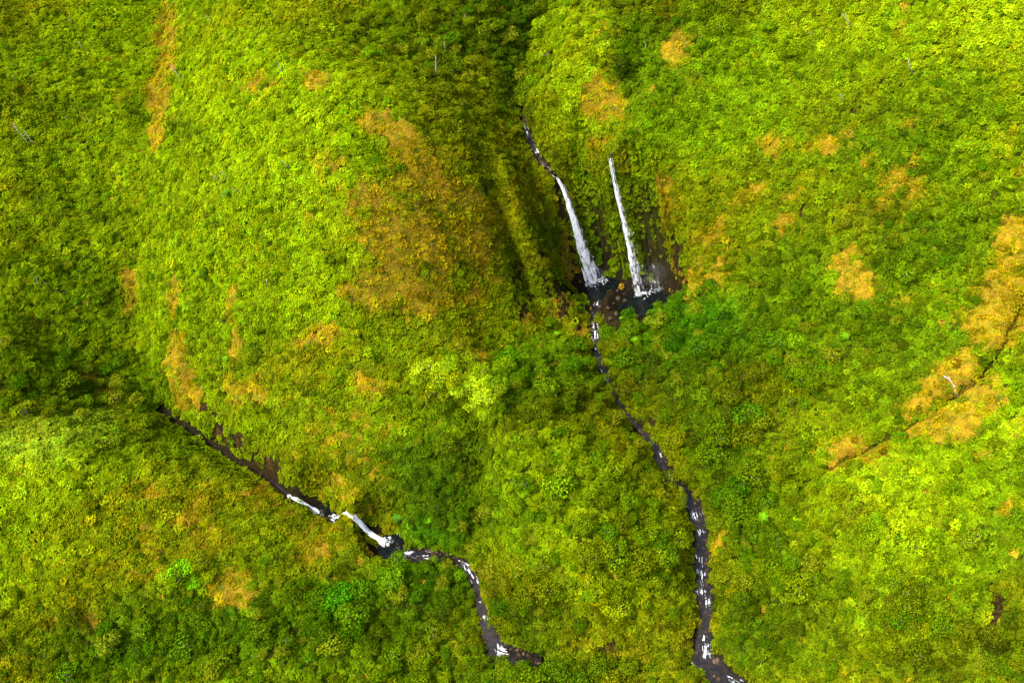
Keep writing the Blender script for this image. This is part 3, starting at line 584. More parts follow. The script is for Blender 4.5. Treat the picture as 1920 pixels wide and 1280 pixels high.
# shrubs
r, x, y, z, nn = scatter(.16, 3)
c, o_, b_, ch = sample(x, y); px, py = survey(x, y, z); fo = forest(px, py, x, y)
cl = clumpn(x, y, z, 11, 15)
keep = (r.uniform(size=len(x)) > b_) & (r.uniform(size=len(x)) > o_*1.3) & (ch > .3) & (r.uniform(size=len(x)) < .22+.9*fo+1.2*(cl-.5))
x, y, z, nn, c, fo = x[keep], y[keep], z[keep], nn[keep], c[keep], fo[keep]; n = len(x)
dk = np.array(PAL['G']); mixd = (r.uniform(0, .45, n)**1.0)[:, None]; c = c*(1-mixd)+dk*mixd*1.0
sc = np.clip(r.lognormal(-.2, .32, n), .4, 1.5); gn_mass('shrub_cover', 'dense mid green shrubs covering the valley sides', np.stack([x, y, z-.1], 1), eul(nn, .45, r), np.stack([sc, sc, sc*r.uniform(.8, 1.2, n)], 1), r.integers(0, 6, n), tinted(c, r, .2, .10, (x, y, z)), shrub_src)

# trees: gather every stand, then the 300 that show largest become things of their own
r, x, y, z, nn = scatter(.052, 4)
c, o_, b_, ch = sample(x, y); px, py = survey(x, y, z); fo = forest(px, py, x, y)
keep = (b_ < .5) & (o_ < .5) & (ch > .25) & (r.uniform(size=len(x)) < fo*1.1+.01)
x, y, z, nn, c, px, py, fo = x[keep], y[keep], z[keep], nn[keep], c[keep], px[keep], py[keep], fo[keep]; n = len(x)
sc = np.clip(r.lognormal(-.22, .33, n), .42, 1.75)*(.62+.68*np.clip(fo, 0, 1)); tint = tinted(c*1.0, r, .2, .1, (x, y, z))
sp = r.uniform(size=n); tint = np.where((sp < .12)[:, None], tint*.55+np.array(PAL['E'])*.4, tint); tint = np.where((sp > .88)[:, None], tint*.35+np.array([.105, .115, .003])*.7, tint)
rot = eul(nn, .22, r); idx = r.integers(0, 6, n)
dist = np.sqrt(x**2+y**2+(z-CAMZ)**2)
inframe = (px > 5) & (px < 1915) & (py > 5) & (py < 1275)
seen = np.ones(n, bool)
for k in range(1, 26):
    f = 1-k*3.0/dist; zz = CAMZ+(z+3.5-CAMZ)*f; seen &= zz > grid_at(H, x*f, y*f)+.5
score = sc/dist*inframe*seen; order = np.argsort(-score)
big = order[:292]; rest = order[292:]
gn_mass('forest_canopy', 'continuous forest canopy over the farther slopes', np.stack([x, y, z-.3], 1)[rest], rot[rest], np.stack([sc, sc, sc], 1)[rest], idx[rest], tint[rest], tree_src)

def tube(pts, rad, sides=6):
    pts = [Vector(p) for p in pts]; V = []; Fc = []
    for i, p in enumerate(pts):
        d = (pts[min(i+1, len(pts)-1)]-pts[max(i-1, 0)]).normalized(); a = d.orthogonal().normalized(); b = d.cross(a)
        for k in range(sides):
            t = 6.2832*k/sides; V.append(p+(a*math.cos(t)+b*math.sin(t))*rad[i])
    for i in range(len(pts)-1):
        for k in range(sides):
            Fc.append([i*sides+k, i*sides+(k+1) % sides, (i+1)*sides+(k+1) % sides, (i+1)*sides+k])
    Fc.append(list(range(sides))[::-1]); Fc.append([(len(pts)-1)*sides+k for k in range(sides)])
    return [tuple(v) for v in V], Fc
def tubes_mesh(name, specs, mat):
    V = []; Fc = []
    for pts, rad, sd_ in specs:
        v, f = tube(pts, rad, sd_); b = len(V); V += v; Fc += [[q+b for q in ff] for ff in f]
    return mesh(name, V, Fc, mat)
crown_me = []; trunk_me = []
for i in range(9):
    rr = np.random.default_rng(500+i)
    P_, D_, N_, L_, W2, cs = crown_leaves(rr, 3.3, 3.4, 10+i % 3, 1300, .5)
    crown_me.append(leaves_mesh('crown', P_, D_, N_, L_, W2, M_leafo, leafvar(len(P_), rr, .7, 1.3, .12)))
    lx, ly = rr.normal(0, .3, 2)
    sp_ = [([(0, 0, -1.2), (lx*.4, ly*.4, .8), (lx, ly, 1.9)], [.28, .2, .14], 6)]
    for j in range(min(6, len(cs))):
        e = cs[j]; sp_.append(([(lx*.5, ly*.5, 1.0), (e[0]*.5, e[1]*.5, (1.0+e[2])*.55), (e[0], e[1], e[2]-.2)], [.12, .08, .04], 5))
    trunk_me.append(tubes_mesh('trunk', sp_, M_bark))
ZONES = [(lambda u, v: 1130 < u < 1420 and 540 < v < 800, 'trees right of the stream below the twin waterfalls'),
    (lambda u, v: 905 < u < 1300 and 640 < v < 1225, 'trees on the spur between the streams'),
    (lambda u, v: 740 < u <= 905 and 880 < v < 1160, 'trees in the hollow by the left stream'),
    (lambda u, v: u <= 905 and 560 < v <= 880 and u > 300, 'trees on the left mountain face'),
    (lambda u, v: u < 1300 and v >= 1140 and u > 440, 'trees along the bottom left of the streams'),
    (lambda u, v: u <= 740 and v > 790, 'trees on the lower left hill'),
    (lambda u, v: 1300 <= u < 1520 and v >= 800, 'trees on the right bank of the lower stream'),
    (lambda u, v: u >= 1520 and v >= 860, 'trees on the lower right hill'),
    (lambda u, v: u >= 1300 and 480 < v, 'trees on the right valley side'),
    (lambda u, v: True, 'trees on the high slopes')]
MARKS = [(1115,530,'the wider twin waterfall'), (1205,555,'the thinner twin waterfall'), (1117,615,'the foaming outflow of the twin pools'), (1190,642,'the light fern tree near the upper stream'),
    (1135,700,'the orange boulders in the upper stream'), (1200,800,'the dark bend of the main stream'), (1240,860,'the grey pool in the main stream'), (1305,960,'the upper rapid of the main stream'),
    (1316,1050,'the middle rapid of the main stream'), (1325,1130,'the small lower rapid'), (1322,1210,'the long white rapid near the bottom'), (1350,1270,'the bottom edge where the stream leaves'),
    (1490,672,'the bright tree fern on the right slope'), (1430,975,'the bright tree fern on the right bank'), (1600,850,'the long narrow gully'), (1780,730,'the fallen pale branch'), (1865,1140,'the dark brown hollow at lower right'),
    (1620,920,'the crest of the lower right hill'), (1700,1010,'the middle of the lower right hill'), (1620,1150,'the foot of the lower right hill'), (1760,1240,'the bottom right edge'), (1450,1230,'the bottom edge right of the stream'),
    (1450,1090,'the wooded flat right of the rapids'), (1380,830,'the gully mouth on the right bank'), (1450,760,'the dark hollow on the right slope'), (1600,530,'the brown fern patch on the right slope'), (1750,600,'the emerald clearing on the right'),
    (845,720,'the pale tree cluster'), (932,700,'the star-shaped tree fern'), (1010,740,'the shoulder of the spur'), (910,860,'the crease beside the spur'), (1060,900,'the bright crown of the spur'), (1010,1020,'the lower flank of the spur'),
    (1150,1010,'the right flank of the spur'), (1180,1130,'the nose of the spur'), (1040,1180,'the foot of the spur'), (740,1020,'the dark left pool'), (800,1040,'the small cascade below the left pool'), (885,1075,'the broken white riffle'),
    (937,1222,'the round white cascade at bottom'), (920,1170,'the purple-grey shallow pool'), (650,1125,'the emerald patch left of the riffle'), (590,945,'the short white left cascade'), (350,1080,'the fresh green tree'), (430,1095,'the orange patch on the lower hill'),
    (490,1180,'the small black gap'), (560,1240,'the bottom edge left of the cascade'), (720,1200,'the thick forest at bottom centre'), (330,1200,'the bottom left forest'), (120,1220,'the bottom left corner'), (100,880,'the pale crest of the left hill'),
    (1140,1240,'the hidden stream at the bottom'), (600,625,'the orange patch on the left face'), (1250,590,'the forest edge by the plunge pools'), (120,600,'the far left slope'), (880,70,'the forest at the top centre'), (1080,60,'the top of the middle ridge')]
TAKEN = set()
def unique(fmt, u, v):
    opts = []
    for k in range(5):
        l = fmt % where(u, v, k)
        if len(l.split()) <= 16: opts.append(l)
    for l in opts:
        if l not in TAKEN: TAKEN.add(l); return l
    return opts[0] if opts else (fmt % 'on the green slope')
def where(u, v, rank=0):
    k = sorted(range(len(MARKS)), key=lambda i: (MARKS[i][0]-u)**2+(MARKS[i][1]-v)**2)[rank]; a, b, nm = MARKS[k]
    dx, dy = u-a, v-b
    if math.hypot(dx, dy) < 22: return 'at '+nm
    if abs(dx) > 2.2*abs(dy): w = 'left of ' if dx < 0 else 'right of '
    elif abs(dy) > 2.2*abs(dx): w = 'above ' if dy < 0 else 'below '
    else: w = ('above' if dy < 0 else 'below')+(' and left of ' if dx < 0 else ' and right of ')
    return w+nm
def tone(c):
    if c[0] > .12: return 'pale yellow-green'
    if c[0] < c[1]*.45: return 'deep emerald green'
    if c[0] > c[1]*.88: return 'olive yellow'
    if c[1] < .075: return 'dark green'
    if c[1] > .12: return 'bright lime green'
    return 'mid green'
def make_tree(x, y, z, s, e, k, tint, label, group, cat='tree', squash=1):
    root = bpy.data.objects.new('canopy_tree', None); COL.objects.link(root); root.location = (x, y, z); root.rotation_euler = e
    root.scale = (s, s, s*squash); root.empty_display_size = .5
    tag(root, label, cat, group)
    cr = link('crown', crown_me[k], root); cr.color = (*tint, 1)
    link('trunk', trunk_me[k], root); return root
for q in big:
    u, v = px[q], py[q]
    for fn, gr in ZONES:
        if fn(u, v): break
    sz = 'small' if sc[q] < .78 else ('huge' if sc[q] > 1.5 else 'large' if sc[q] > 1.2 else 'middling')
    make_tree(x[q], y[q], z[q]-.3, sc[q], tuple(rot[q]), int(q) % 9, tint[q], unique('%s %s tree %%s' % (sz, tone(tint[q])), u, v), gr)
special = [(797,696,1.45,'B','pale lime round-headed tree, uppermost left of the pale cluster on the spur'),(832,704,1.6,'B','pale lime round-headed tree at the top middle of the pale cluster'),(818,734,1.3,'L','yellow-green tree tucked below the top of the pale cluster'),
    (866,738,1.5,'B','pale lime tree in the centre of the pale cluster on the spur'),(896,722,1.4,'B','pale lime tree at the top right shoulder of the pale cluster'),(912,752,1.5,'B','pale lime tree at the right end of the pale cluster'),
    (886,768,1.3,'B','pale lime tree at the lower middle of the pale cluster'),(914,782,1.1,'L','yellow-green tree at the bottom right end of the pale cluster'),(784,718,1.0,'L','yellow-green tree at the left end of the pale cluster'),
    (352,1078,2.0,'F','broad fresh light green tree standing out among olive scrub on the lower left hill'),(366,1098,1.2,'F','smaller fresh green crown at the lower right of the broad fresh green tree'),(313,1086,1.2,'L','small yellow-green tree just left of the broad fresh green tree')]
for i, (u, v, s, pc, lb) in enumerate(special):
    p = hit(u, v); c = np.array({'B': (.20, .275, .004), 'L': (.14, .21, .002), 'F': (.085, .21, .002)}[pc])
    make_tree(p[0], p[1], p[2]-.3, s, (0, 0, i*1.3), i % 9, c, lb, 'pale trees on the spur' if i < 9 else None, squash=.8)

# ------------------------------------------------------------------ streams, pools and falls
def aty(px, py, y):
    d = ray(px, py); return d*(y/d[1])+np.array([0, 0, CAMZ])
FOAM = {'main': [(1126,556,5,.2),(1119,570,5,.9),(1113,590,4,.5),(1116,612,9,.9),(1118,628,10,1),(1113,652,6,.9),(1122,672,4,.4),(1130,694,7,.8),(1136,708,7,.8),(1155,752,6,.5),(1222,838,5,.4),(1241,850,9,.8),(1262,905,5,.5),(1303,966,10,.9),(1316,962,5,.6),(1312,998,9,.75),(1306,1048,9,1.1),(1316,1052,9,.9),
                  (1313,1068,8,.7),(1318,1078,9,1.0),(1315,1092,7,.8),(1317,1108,9,.9),(1326,1128,9,1.1),(1318,1196,7,1.1),(1322,1212,9,1.2),(1325,1226,8,1.0),(1299,1218,6,.9),(1296,1250,10,.9),(1308,1258,8,.7),(1368,1274,10,.9),(1385,1280,10,.9)],
        'upper': [(985,228,4,.9),(988,240,5,1.2),(989,247,4,1.1),(1003,266,4,.6),(1004,274,4,.6),(1008,284,5,1),(1020,310,5,.7),(1030,320,6,.8),(1040,329,6,1.2)],
        'side': [(1144,290,5,.4)], 'left': [(543,930,6,.9)], 'mid': [(625,971,9,1.1),(634,974,9,1.2),(600,962,6,.8)],
        'low': [(752,1035,6,.8),(763,1039,9,1.1),(778,1040,7,.8),(802,1032,7,.9),(801,1043,9,1.0),(770,1026,5,.5),(862,1052,4,.7),(875,1058,8,.9),(880,1068,9,1),(886,1080,10,1.0),(893,1092,7,.8),(901,1127,4,.8),(914,1158,6,1.1),(912,1202,3,.4),(920,1208,3,.4),(937,1219,12,1.3),(943,1224,10,1.3),(1130,1236,8,.5),(1212,1230,8,.6),(1310,1244,8,.6)],
        'a': [(1096,530,5,.9),(1104,532,7,1),(1113,530,8,1),(1122,528,8,.9),(1132,526,8,.9),(1140,525,5,.6)], 'b': [(1198,551,7,.9),(1206,551,8,1),(1216,549,7,.8),(1226,545,8,.5)], 'c': [(590,957,9,1.2),(597,957,7,.8)], 'd': [(719,1016,10,1.3),(725,1012,9,1.1),(730,1016,6,.6)]}
def foam_at(nm, x, y, z, u=None, v=None):
    px, py = survey(x, y, z); f = np.zeros(x.shape)
    px = px+(fbm(x/1.1, y/1.1, 311, 3)-.5)*15; py = py+(fbm(x/1.1+7, y/1.1, 312, 3)-.5)*15
    for a, b, r_, k in FOAM.get(nm, []): f = np.maximum(f, k*np.exp(-((px-a)**2+(py-b)**2)/(r_*r_*.95)))
    br = fbm(x/.6, y/.9+z, 301, 3) if u is None else fbm(u/.45, v/2.6, 301, 3); return np.clip(f*(sstep(.38, .68, br)*.97+.03), 0, 1.0)
def water_mesh(name, nm, X, Y, Z, mat, u=None, v=None):
    f = foam_at(nm, X, Y, Z, u, v)
    Z = Z+f*.30*(fbm(X/.5, Y/.5, 303, 2))+.03*fbm(X/1.2, Y/1.2, 305, 2)
    r_, c_ = X.shape; V = np.stack([X, Y, Z], -1).reshape(-1, 3); a = (np.arange(r_-1)[:, None]*c_+np.arange(c_-1)).ravel()
    me = fastmesh(name, V, np.stack([a, a+c_, a+c_+1, a+1], 1), mat)
    me.attributes.new('foam', 'FLOAT', 'POINT').data.foreach_set('value', f.ravel().astype(np.float32)); return me
for nm, oname, lab in (('main', 'stream_water', 'main mountain stream running down from the twin pools'), ('upper', 'stream_water', 'narrow stream in the gorge above the wide fall'), ('side', 'stream_water', 'thin stream above the second fall'),
                       ('left', 'stream_water', 'stream in the dark left gorge'), ('mid', 'stream_water', 'short stream reach between the left cascades'), ('low', 'stream_water', 'left stream below its dark pool')):
    P = LINES[nm]; w = [q[1] for q in CHAN if q[0] == nm][0]
    al = np.concatenate([[0], np.cumsum(np.hypot(*(np.diff(P[:, :2], axis=0)).T))]); ss = np.arange(0, al[-1], .22)
    cx, cy, cz = [np.interp(ss, al, P[:, k]) for k in range(3)]
    # rapids: the surface steps down rather than sloping evenly
    tx = np.gradient(cx); ty = np.gradient(cy); k_ = np.ones(25)/25
    tx = np.convolve(np.pad(tx, 12, 'edge'), k_, 'valid'); ty = np.convolve(np.pad(ty, 12, 'edge'), k_, 'valid'); L = np.hypot(tx, ty)+1e-9; nx_, ny_ = -ty/L, tx/L
    hw = np.interp(ss, al, w)*1.3+(.2 if nm not in ('left', 'side') else 0); off = np.linspace(-1, 1, 33)
    X = cx[:, None]+nx_[:, None]*hw[:, None]*off; Y = cy[:, None]+ny_[:, None]*hw[:, None]*off; Z = np.repeat(cz[:, None], 33, 1)
    tag(link(oname, water_mesh(oname, nm, X, Y, Z, M_water, hw[:, None]*off+np.zeros_like(X), ss[:, None]+1.2*fbm(X/1.5, Y/1.5, 307, 2))), lab, kind='structure')
for k, (px, py, z, rx, ry) in POOL.items():
    c = at(px, py, z); rr_ = np.linspace(0.02, 1.18, 34); th = np.linspace(0, 2*math.pi, 90)
    X = c[0]+rx*rr_[:, None]*np.cos(th); Y = c[1]+ry*rr_[:, None]*np.sin(th); Z = np.full(X.shape, z-.03)
    tag(link('pool_water', water_mesh('pool_water', k, X, Y, Z, M_pool)), 'dark plunge pool water', kind='structure')

def sheet(name, pts, wid, across, mat, parent, seed, bulge=.5, edge=(.15, .35), dens=(.55, .55), disp=.25, shift=(0, 0, 0)):
    """a ribbon of falling water along pts (3-D), width wid, with soft edges; dens at top and foot"""
    P = np.array(pts, float)+np.array(shift); al = np.concatenate([[0], np.cumsum(np.linalg.norm(np.diff(P, axis=0), axis=1))])
    n = max(8, int(al[-1]/.35)); ss = np.linspace(0, al[-1], n); c = np.stack([np.interp(ss, al, P[:, k]) for k in range(3)], 1)
    kk = np.ones(7)/7
    for k in range(3):
        q = np.convolve(np.pad(c[:, k], 3, 'edge'), kk, 'valid'); c[2:-2, k] = q[2:-2]
    w = np.interp(ss, al, wid)*(1+.22*(fbm(ss/3.5+seed, ss*0, 410+seed, 3)-.5)*2); u = np.linspace(-1, 1, 21); A = np.array(across, float); A /= np.linalg.norm(A)
    T = np.gradient(c, axis=0); T /= np.linalg.norm(T, axis=1)[:, None]; Nn = np.cross(np.broadcast_to(A, T.shape), T); Nn *= np.sign(-(Nn[:, 1]))[:, None]+(Nn[:, 1] == 0)[:, None]
    V = c[:, None, :]+A[None, None]*(w[:, None]*.5*u[None])[..., None]
    nz = fbm(u[None]*w[:, None]*1.3+seed*7, ss[:, None]/2.2, 400+seed, 3)-.5
    V = V+Nn[:, None, :]*(bulge*w[:, None]*.25*(1-u[None]**2)+disp*2*nz)[..., None]
    me_ = fastmesh(name, V.reshape(-1, 3), (lambda a: np.stack([a, a+1, a+22, a+21], 1))((np.arange(n-1)[:, None]*21+np.arange(20)).ravel()), mat)
    e = sstep(-1, -1+edge[0]*2, u)*sstep(1, 1-edge[1]*2, u); t = ss/al[-1]
    d = (e[None]-.5)*.9+(dens[0]+(dens[1]-dens[0])*t)[:, None]
    ed = np.abs(u[None])**1.5; d = d+(fbm(u[None]*w[:, None]*.9+9*seed, ss[:, None]/2.8, 420+seed, 4)-.5)*(1.0+1.6*ed)*(.5+.9*t[:, None])
    me_.attributes.new('dense', 'FLOAT', 'POINT').data.foreach_set('value', d.ravel().astype(np.float32))
    uv = me_.uv_layers.new(name='flow'); li = np.empty(len(me_.loops), np.int32); me_.loops.foreach_get('vertex_index', li)
    U = np.stack([np.broadcast_to(u[None]*w[:, None]*.5, (n, 21)), np.broadcast_to(ss[:, None], (n, 21))], -1).reshape(-1, 2)
    uv.data.foreach_set('uv', U[li].astype(np.float32).ravel())
    return link(name, me_, parent)
M_foam = plain('foam', (.42, .43, .45), rough=.5, spec=.3)
def splash(name, c, rx, ry, h, n, seed, parent, size=.11):
    """flecks of thrown water"""
    r_ = np.random.default_rng(seed); a = r_.uniform(0, 6.28, n); q = np.sqrt(r_.uniform(0, 1, n))*r_.uniform(.4, 1, n)
    P = np.stack([c[0]+rx*q*np.cos(a), c[1]+ry*q*np.sin(a), c[2]+h*(1-q)*r_.uniform(0, 1, n)+.05], 1)
    T = np.array([[1, 0, -.5], [-.6, .9, -.5], [-.6, -.9, -.5], [0, 0, 1]]); sz = size*r_.uniform(.35, 1.2, n)
    V = (P[:, None]+T[None]*sz[:, None, None]*r_.uniform(.6, 1.4, (n, 1, 3))).reshape(-1, 3); b = np.arange(n)*4
    F_ = np.concatenate([np.stack([b+i, b+j, b+k], 1) for i, j, k in ((0, 1, 3), (1, 2, 3), (2, 0, 3), (0, 2, 1))])
    return tag(link(name, fastmesh(name, V, F_, M_foam, smooth=False), parent), kind='stuff')
def fall_root(name, p, label, group=None):
    o = bpy.data.objects.new(name, None); COL.objects.link(o); o.empty_display_size = 1; tag(o, label, 'waterfall', group)
    return o
yl = lambda pts: [aty(a, b, y) for a, b, y in pts]
w1 = fall_root('waterfall', None, 'wide tall white waterfall dropping into the left of the two dark plunge pools')
path1 = yl([(1043,331.5,365.6),(1048,337,364.6),(1058,356,364.0),(1070,392,363.2),(1083,430,362.4),(1097,475,361.5),(1115,527,360.2)])
wd1 = [1.0, 1.3, 2.0, 3.0, 4.2, 6.0, 9.6]
sheet('water_sheet', path1, wd1, (1, 0, 0), M_fall1, w1, 1, edge=(.08, .5), dens=(1.15, .66), disp=.3)
sheet('water_sheet', path1, [q*.92 for q in wd1], (1, 0, 0), M_fall1, w1, 2, edge=(.05, .5), dens=(.9, .34), disp=.3, shift=(-.25, .7, 0))
sheet('water_veil', path1, [q*1.18 for q in wd1], (1, 0, 0), M_fall2, w1, 3, edge=(.08, .55), dens=(.75, .62), disp=.5, shift=(.45, -.4, 0))
splash('splash', path1[-1], 4.6, 1.0, .9, 1100, 5, w1)
w2 = fall_root('waterfall', None, 'thin veil-like waterfall dropping into the right of the two dark plunge pools')
path2 = yl([(1144.5,297,346.5),(1147,312,345.5),(1152,340,344.6),(1160,375,343.8),(1169,410,343.1),(1179,450,342.2),(1191,500,341.2),(1203,551,340.2)])
wd2 = [.45, .5, .7, 1.1, 1.8, 3.0, 4.8, 7.0]
sheet('water_sheet', path2, wd2, (1, 0, 0), M_fall1, w2, 4, edge=(.05, .75), dens=(1.15, .30), disp=.25)
sheet('water_sheet', path2, [q*.7 for q in wd2], (1, 0, 0), M_fall1, w2, 5, edge=(.05, .5), dens=(.9, .2), disp=.25, shift=(-.5, .6, 0))
sheet('water_veil', path2, [q*1.5 for q in wd2], (1, 0, 0), M_fall2, w2, 6, edge=(.05, .6), dens=(.8, .62), disp=.5, shift=(.8, -.3, 0))
path2b = yl([(1214,440,341.5),(1222,490,340.2),(1234,546,338.6)])
sheet('spray_veil', path2b, [5, 9, 11], (1, 0, 0), M_spray, w2, 7, edge=(.5, .5), dens=(.0, .55), disp=.6)
splash('splash', path2[-1], 3.0, 1.0, 1.0, 600, 6, w2)
splash('splash', path2b[-1]+np.array([0, 0, 0]), 3.6, 1.4, 2.5, 260, 7, w2, size=.08)
def chute(label, sp, wd, seed, dn=(.95, .95), spl=(1.6, 1.3, .8, 500)):
    root = fall_root('cascade', None, label); P = []
    A_, B_ = at(*sp[0]), at(*sp[-1])
    for q in sp:
        p = at(*q); h_ = float(hgt(p[0], p[1])); p = p.copy(); p[2] = max(p[2], h_+.35); P.append(p)
    d = B_-A_; ac = (-d[1], d[0], 0)
    sheet('water_sheet', P, wd, ac, M_fall1, root, seed, edge=(.10, .12), dens=dn, disp=.18, shift=(0, 0, .15))
    sheet('water_sheet', P, [q*.9 for q in wd], ac, M_fall1, root, seed+1, edge=(.08, .10), dens=dn, disp=.15, shift=(0, 0, -.1))
    splash('splash', P[-1], *spl, seed+2, root)
    return root
# rock chute beds, so the cascades have something to run down
chute('short white cascade, upper of the two in the left gorge', [(546,932,35.4),(556,936,34.6),(566,942,33),(576,949,30.8),(585,955,28.6),(593,959,27.1)], [1.0,1.9,2.0,2.2,2.6,3.2], 11)
chute('long white cascade falling into the dark left pool', [(644,973,25.6),(654,975,25.1),(666,981,23.6),(678,990,21.6),(694,1000,18.8),(708,1009,16.2),(720,1016,13.7)], [1.2,2.3,2.8,2.7,2.4,2.5,3.4], 21, spl=(2.2, 1.7, 1.0, 800))
# mist at the foot of the thinner fall
m, t, out = newmat('mist'); pv = N(t, 'ShaderNodeVolumePrincipled'); pv.inputs['Color'].default_value = (.9, .92, .95, 1)
tc = N(t, 'ShaderNodeTexCoord').outputs['Object']; ln = N(t, 'ShaderNodeVectorMath', operation='LENGTH'); t.links.new(tc, ln.inputs[0])
fo = ramp(t, ln.outputs['Value'], 1.0, .25); nz = ramp(t, noise(t, tc, 2.2, 3), .38, .7)
mu = N(t, 'ShaderNodeMath', operation='MULTIPLY'); t.links.new(fo, mu.inputs[0]); t.links.new(nz, mu.inputs[1])
mv = N(t, 'ShaderNodeMath', operation='MULTIPLY'); t.links.new(mu.outputs[0], mv.inputs[0]); mv.inputs[1].default_value = .014; t.links.new(mv.outputs[0], pv.inputs['Density'])
t.links.new(pv.outputs[0], out.inputs['Volume']); M_mist = m
import bmesh
def ico(sub, seed=None, amp=0, sq=(1, 1, 1)):
    bm = bmesh.new(); bmesh.ops.create_icosphere(bm, subdivisions=sub, radius=1)
    V = np.array([v.co[:] for v in bm.verts]); F_ = np.array([[v.index for v in f.verts] for f in bm.faces]); bm.free()
    if seed is not None:
        r_ = np.random.default_rng(seed); pl = r_.normal(size=(9, 3)); pl /= np.linalg.norm(pl, axis=1)[:, None]; dd = r_.uniform(.62, .95, 9)
        for a_, b_ in zip(pl, dd):
            k = V@a_; V -= a_[None]*np.clip(k-b_, 0, None)[:, None]*.85
        V *= 1+amp*(fbm(V[:, 0]*2+seed, V[:, 1]*2+V[:, 2]*2, seed, 3)-.5)[:, None]
    return V*np.array(sq), F_
V_, F_ = ico(3)
mist = link('mist', fastmesh('mist', V_, F_, M_mist), loc=tuple(aty(1228,515,339.5))); mist.scale = (9, 3.2, 13)
tag(mist, 'soft white spray mist drifting at the foot of the thinner waterfall', kind='stuff')
mist2 = link('mist', mist.data.copy(), loc=tuple(aty(1120,515,359.5))); mist2.scale = (6, 2.6, 6); tag(mist2, 'faint spray mist at the foot of the wide waterfall', kind='stuff')

# ------------------------------------------------------------------ boulders
bd = []
for i in range(8):
    V_, F_ = ico(2, 600+i, .35, (1, .8, .62)); bd.append(fastmesh('boulder', V_, F_, M_boulder if i % 4 else M_boulder2, smooth=False))
reach = {'main': 'main stream', 'low': 'left stream below its pool', 'left': 'left gorge', 'mid': 'left gorge', 'upper': 'gorge above the wide waterfall'}
rb = np.random.default_rng(77)
def boulder(x, y, z, s, label, group, k=None):
    k = rb.integers(0, 8) if k is None else k
    o = link('boulder', bd[k], loc=(x, y, z)); o.rotation_euler = (rb.normal(0, .3), rb.normal(0, .3), rb.uniform(0, 6.28)); o.scale = (s*rb.uniform(.8, 1.3), s, s*rb.uniform(.8, 1.2))
    tag(o, label, 'boulder', group); return o
named = [(1143,702,1.5,'big round orange-brown boulder beside the foam of the upper stream'),(1121,650,1.0,'smooth brown boulder right of the white spout in the upper stream'),(1146,690,.8,'small brown boulder above the big orange-brown one'),
    (1228,836,1.0,'tan boulder above the grey pool of the main stream'),(1240,872,.8,'tan boulder on the left rim of the grey pool'),(1252,893,.9,'pale boulder below the grey pool'),(1340,1244,1.6,'largest tan boulder at the bottom bend of the main stream'),(1346,1238,1.1,'tan boulder right behind the largest one at the bottom bend'),
    (1322,1190,.6,'small dark boulder above the long white rapid'),(1331,1210,.6,'small tan boulder right of the long white rapid'),(1330,1012,1.2,'flat grey boulder on the right edge above the middle rapid'),(922,1192,1.1,'dark flat boulder in the purple-grey shallow pool'),
    (812,1034,1.0,'mossy boulder right of the small cascade'),(758,1022,.9,'dark boulder on the rim of the left pool'),(752,1000,.8,'yellowish boulder at the upper right rim of the left pool'),(790,1030,.9,'mossy boulder above the small cascade'),(1172,566,1.3,'dark rock between the two plunge pools'),(1186,603,1.0,'grey rock in the side channel below the right pool'),(1160,650,.9,'dark rock in the gap left of the light fern tree')]
for px, py, s_, lb in named:
    p = hit(px, py); boulder(p[0], p[1], p[2]+s_*.25, s_, lb, None, 4 if 'tan' in lb or 'orange' in lb or 'pale' in lb else None)
for i, (px, py) in enumerate([(1160,560),(1168,572),(1176,585),(1150,570),(1140,580),(1156,590),(1170,600),(1182,596),(1145,598),(1195,594),(1132,592),(1210,598),(1090,575),(1082,560),(1098,590),(1250,575),(1262,560),(1158,545),(1170,552)]):
    p = hit(px, py); s_ = rb.uniform(.6, 1.5); boulder(p[0], p[1], p[2]+s_*.1, s_, unique('%s dark wet boulder %%s' % ('big' if s_ > 1.1 else 'middling'), px, py), 'boulders around the twin plunge pools', [1, 2, 3, 5][i % 4])
nb = 0
for nm, cnt in (('main', 190), ('low', 95), ('left', 5), ('mid', 4), ('upper', 14)):
    P = LINES[nm]; w = [q[1] for q in CHAN if q[0] == nm][0]; al = np.concatenate([[0], np.cumsum(np.hypot(*(np.diff(P[:, :2], axis=0)).T))])
    for i in range(cnt):
        s0 = rb.uniform(0, al[-1]); c = [np.interp(s0, al, P[:, k]) for k in range(3)]; hw = np.interp(s0, al, w)
        j = min(np.searchsorted(al, s0), len(P)-1); d = P[j]-P[j-1]; d = d/(np.hypot(d[0], d[1])+1e-9); o_ = rb.choice([-1, 1])*hw*rb.uniform(.55, 1.35) if rb.uniform() < .75 else rb.uniform(-.6, .6)*hw
        x_, y_ = c[0]-d[1]*o_, c[1]+d[0]*o_; z_ = float(hgt(x_, y_)); s_ = rb.uniform(.35, .95)*(1.4 if rb.uniform() < .15 else 1)
        px_, py_ = survey(np.array(x_), np.array(y_), np.array(z_))
        if not (0 < px_ < 1920 and 150 < py_ < 1280): continue
        boulder(x_, y_, max(z_, c[2]-.35)+s_*.12, s_, unique('small %s boulder %%s' % ('brown' if rb.uniform() < .6 else 'dark wet'), float(px_), float(py_)), 'boulders along the '+reach[nm]); nb += 1

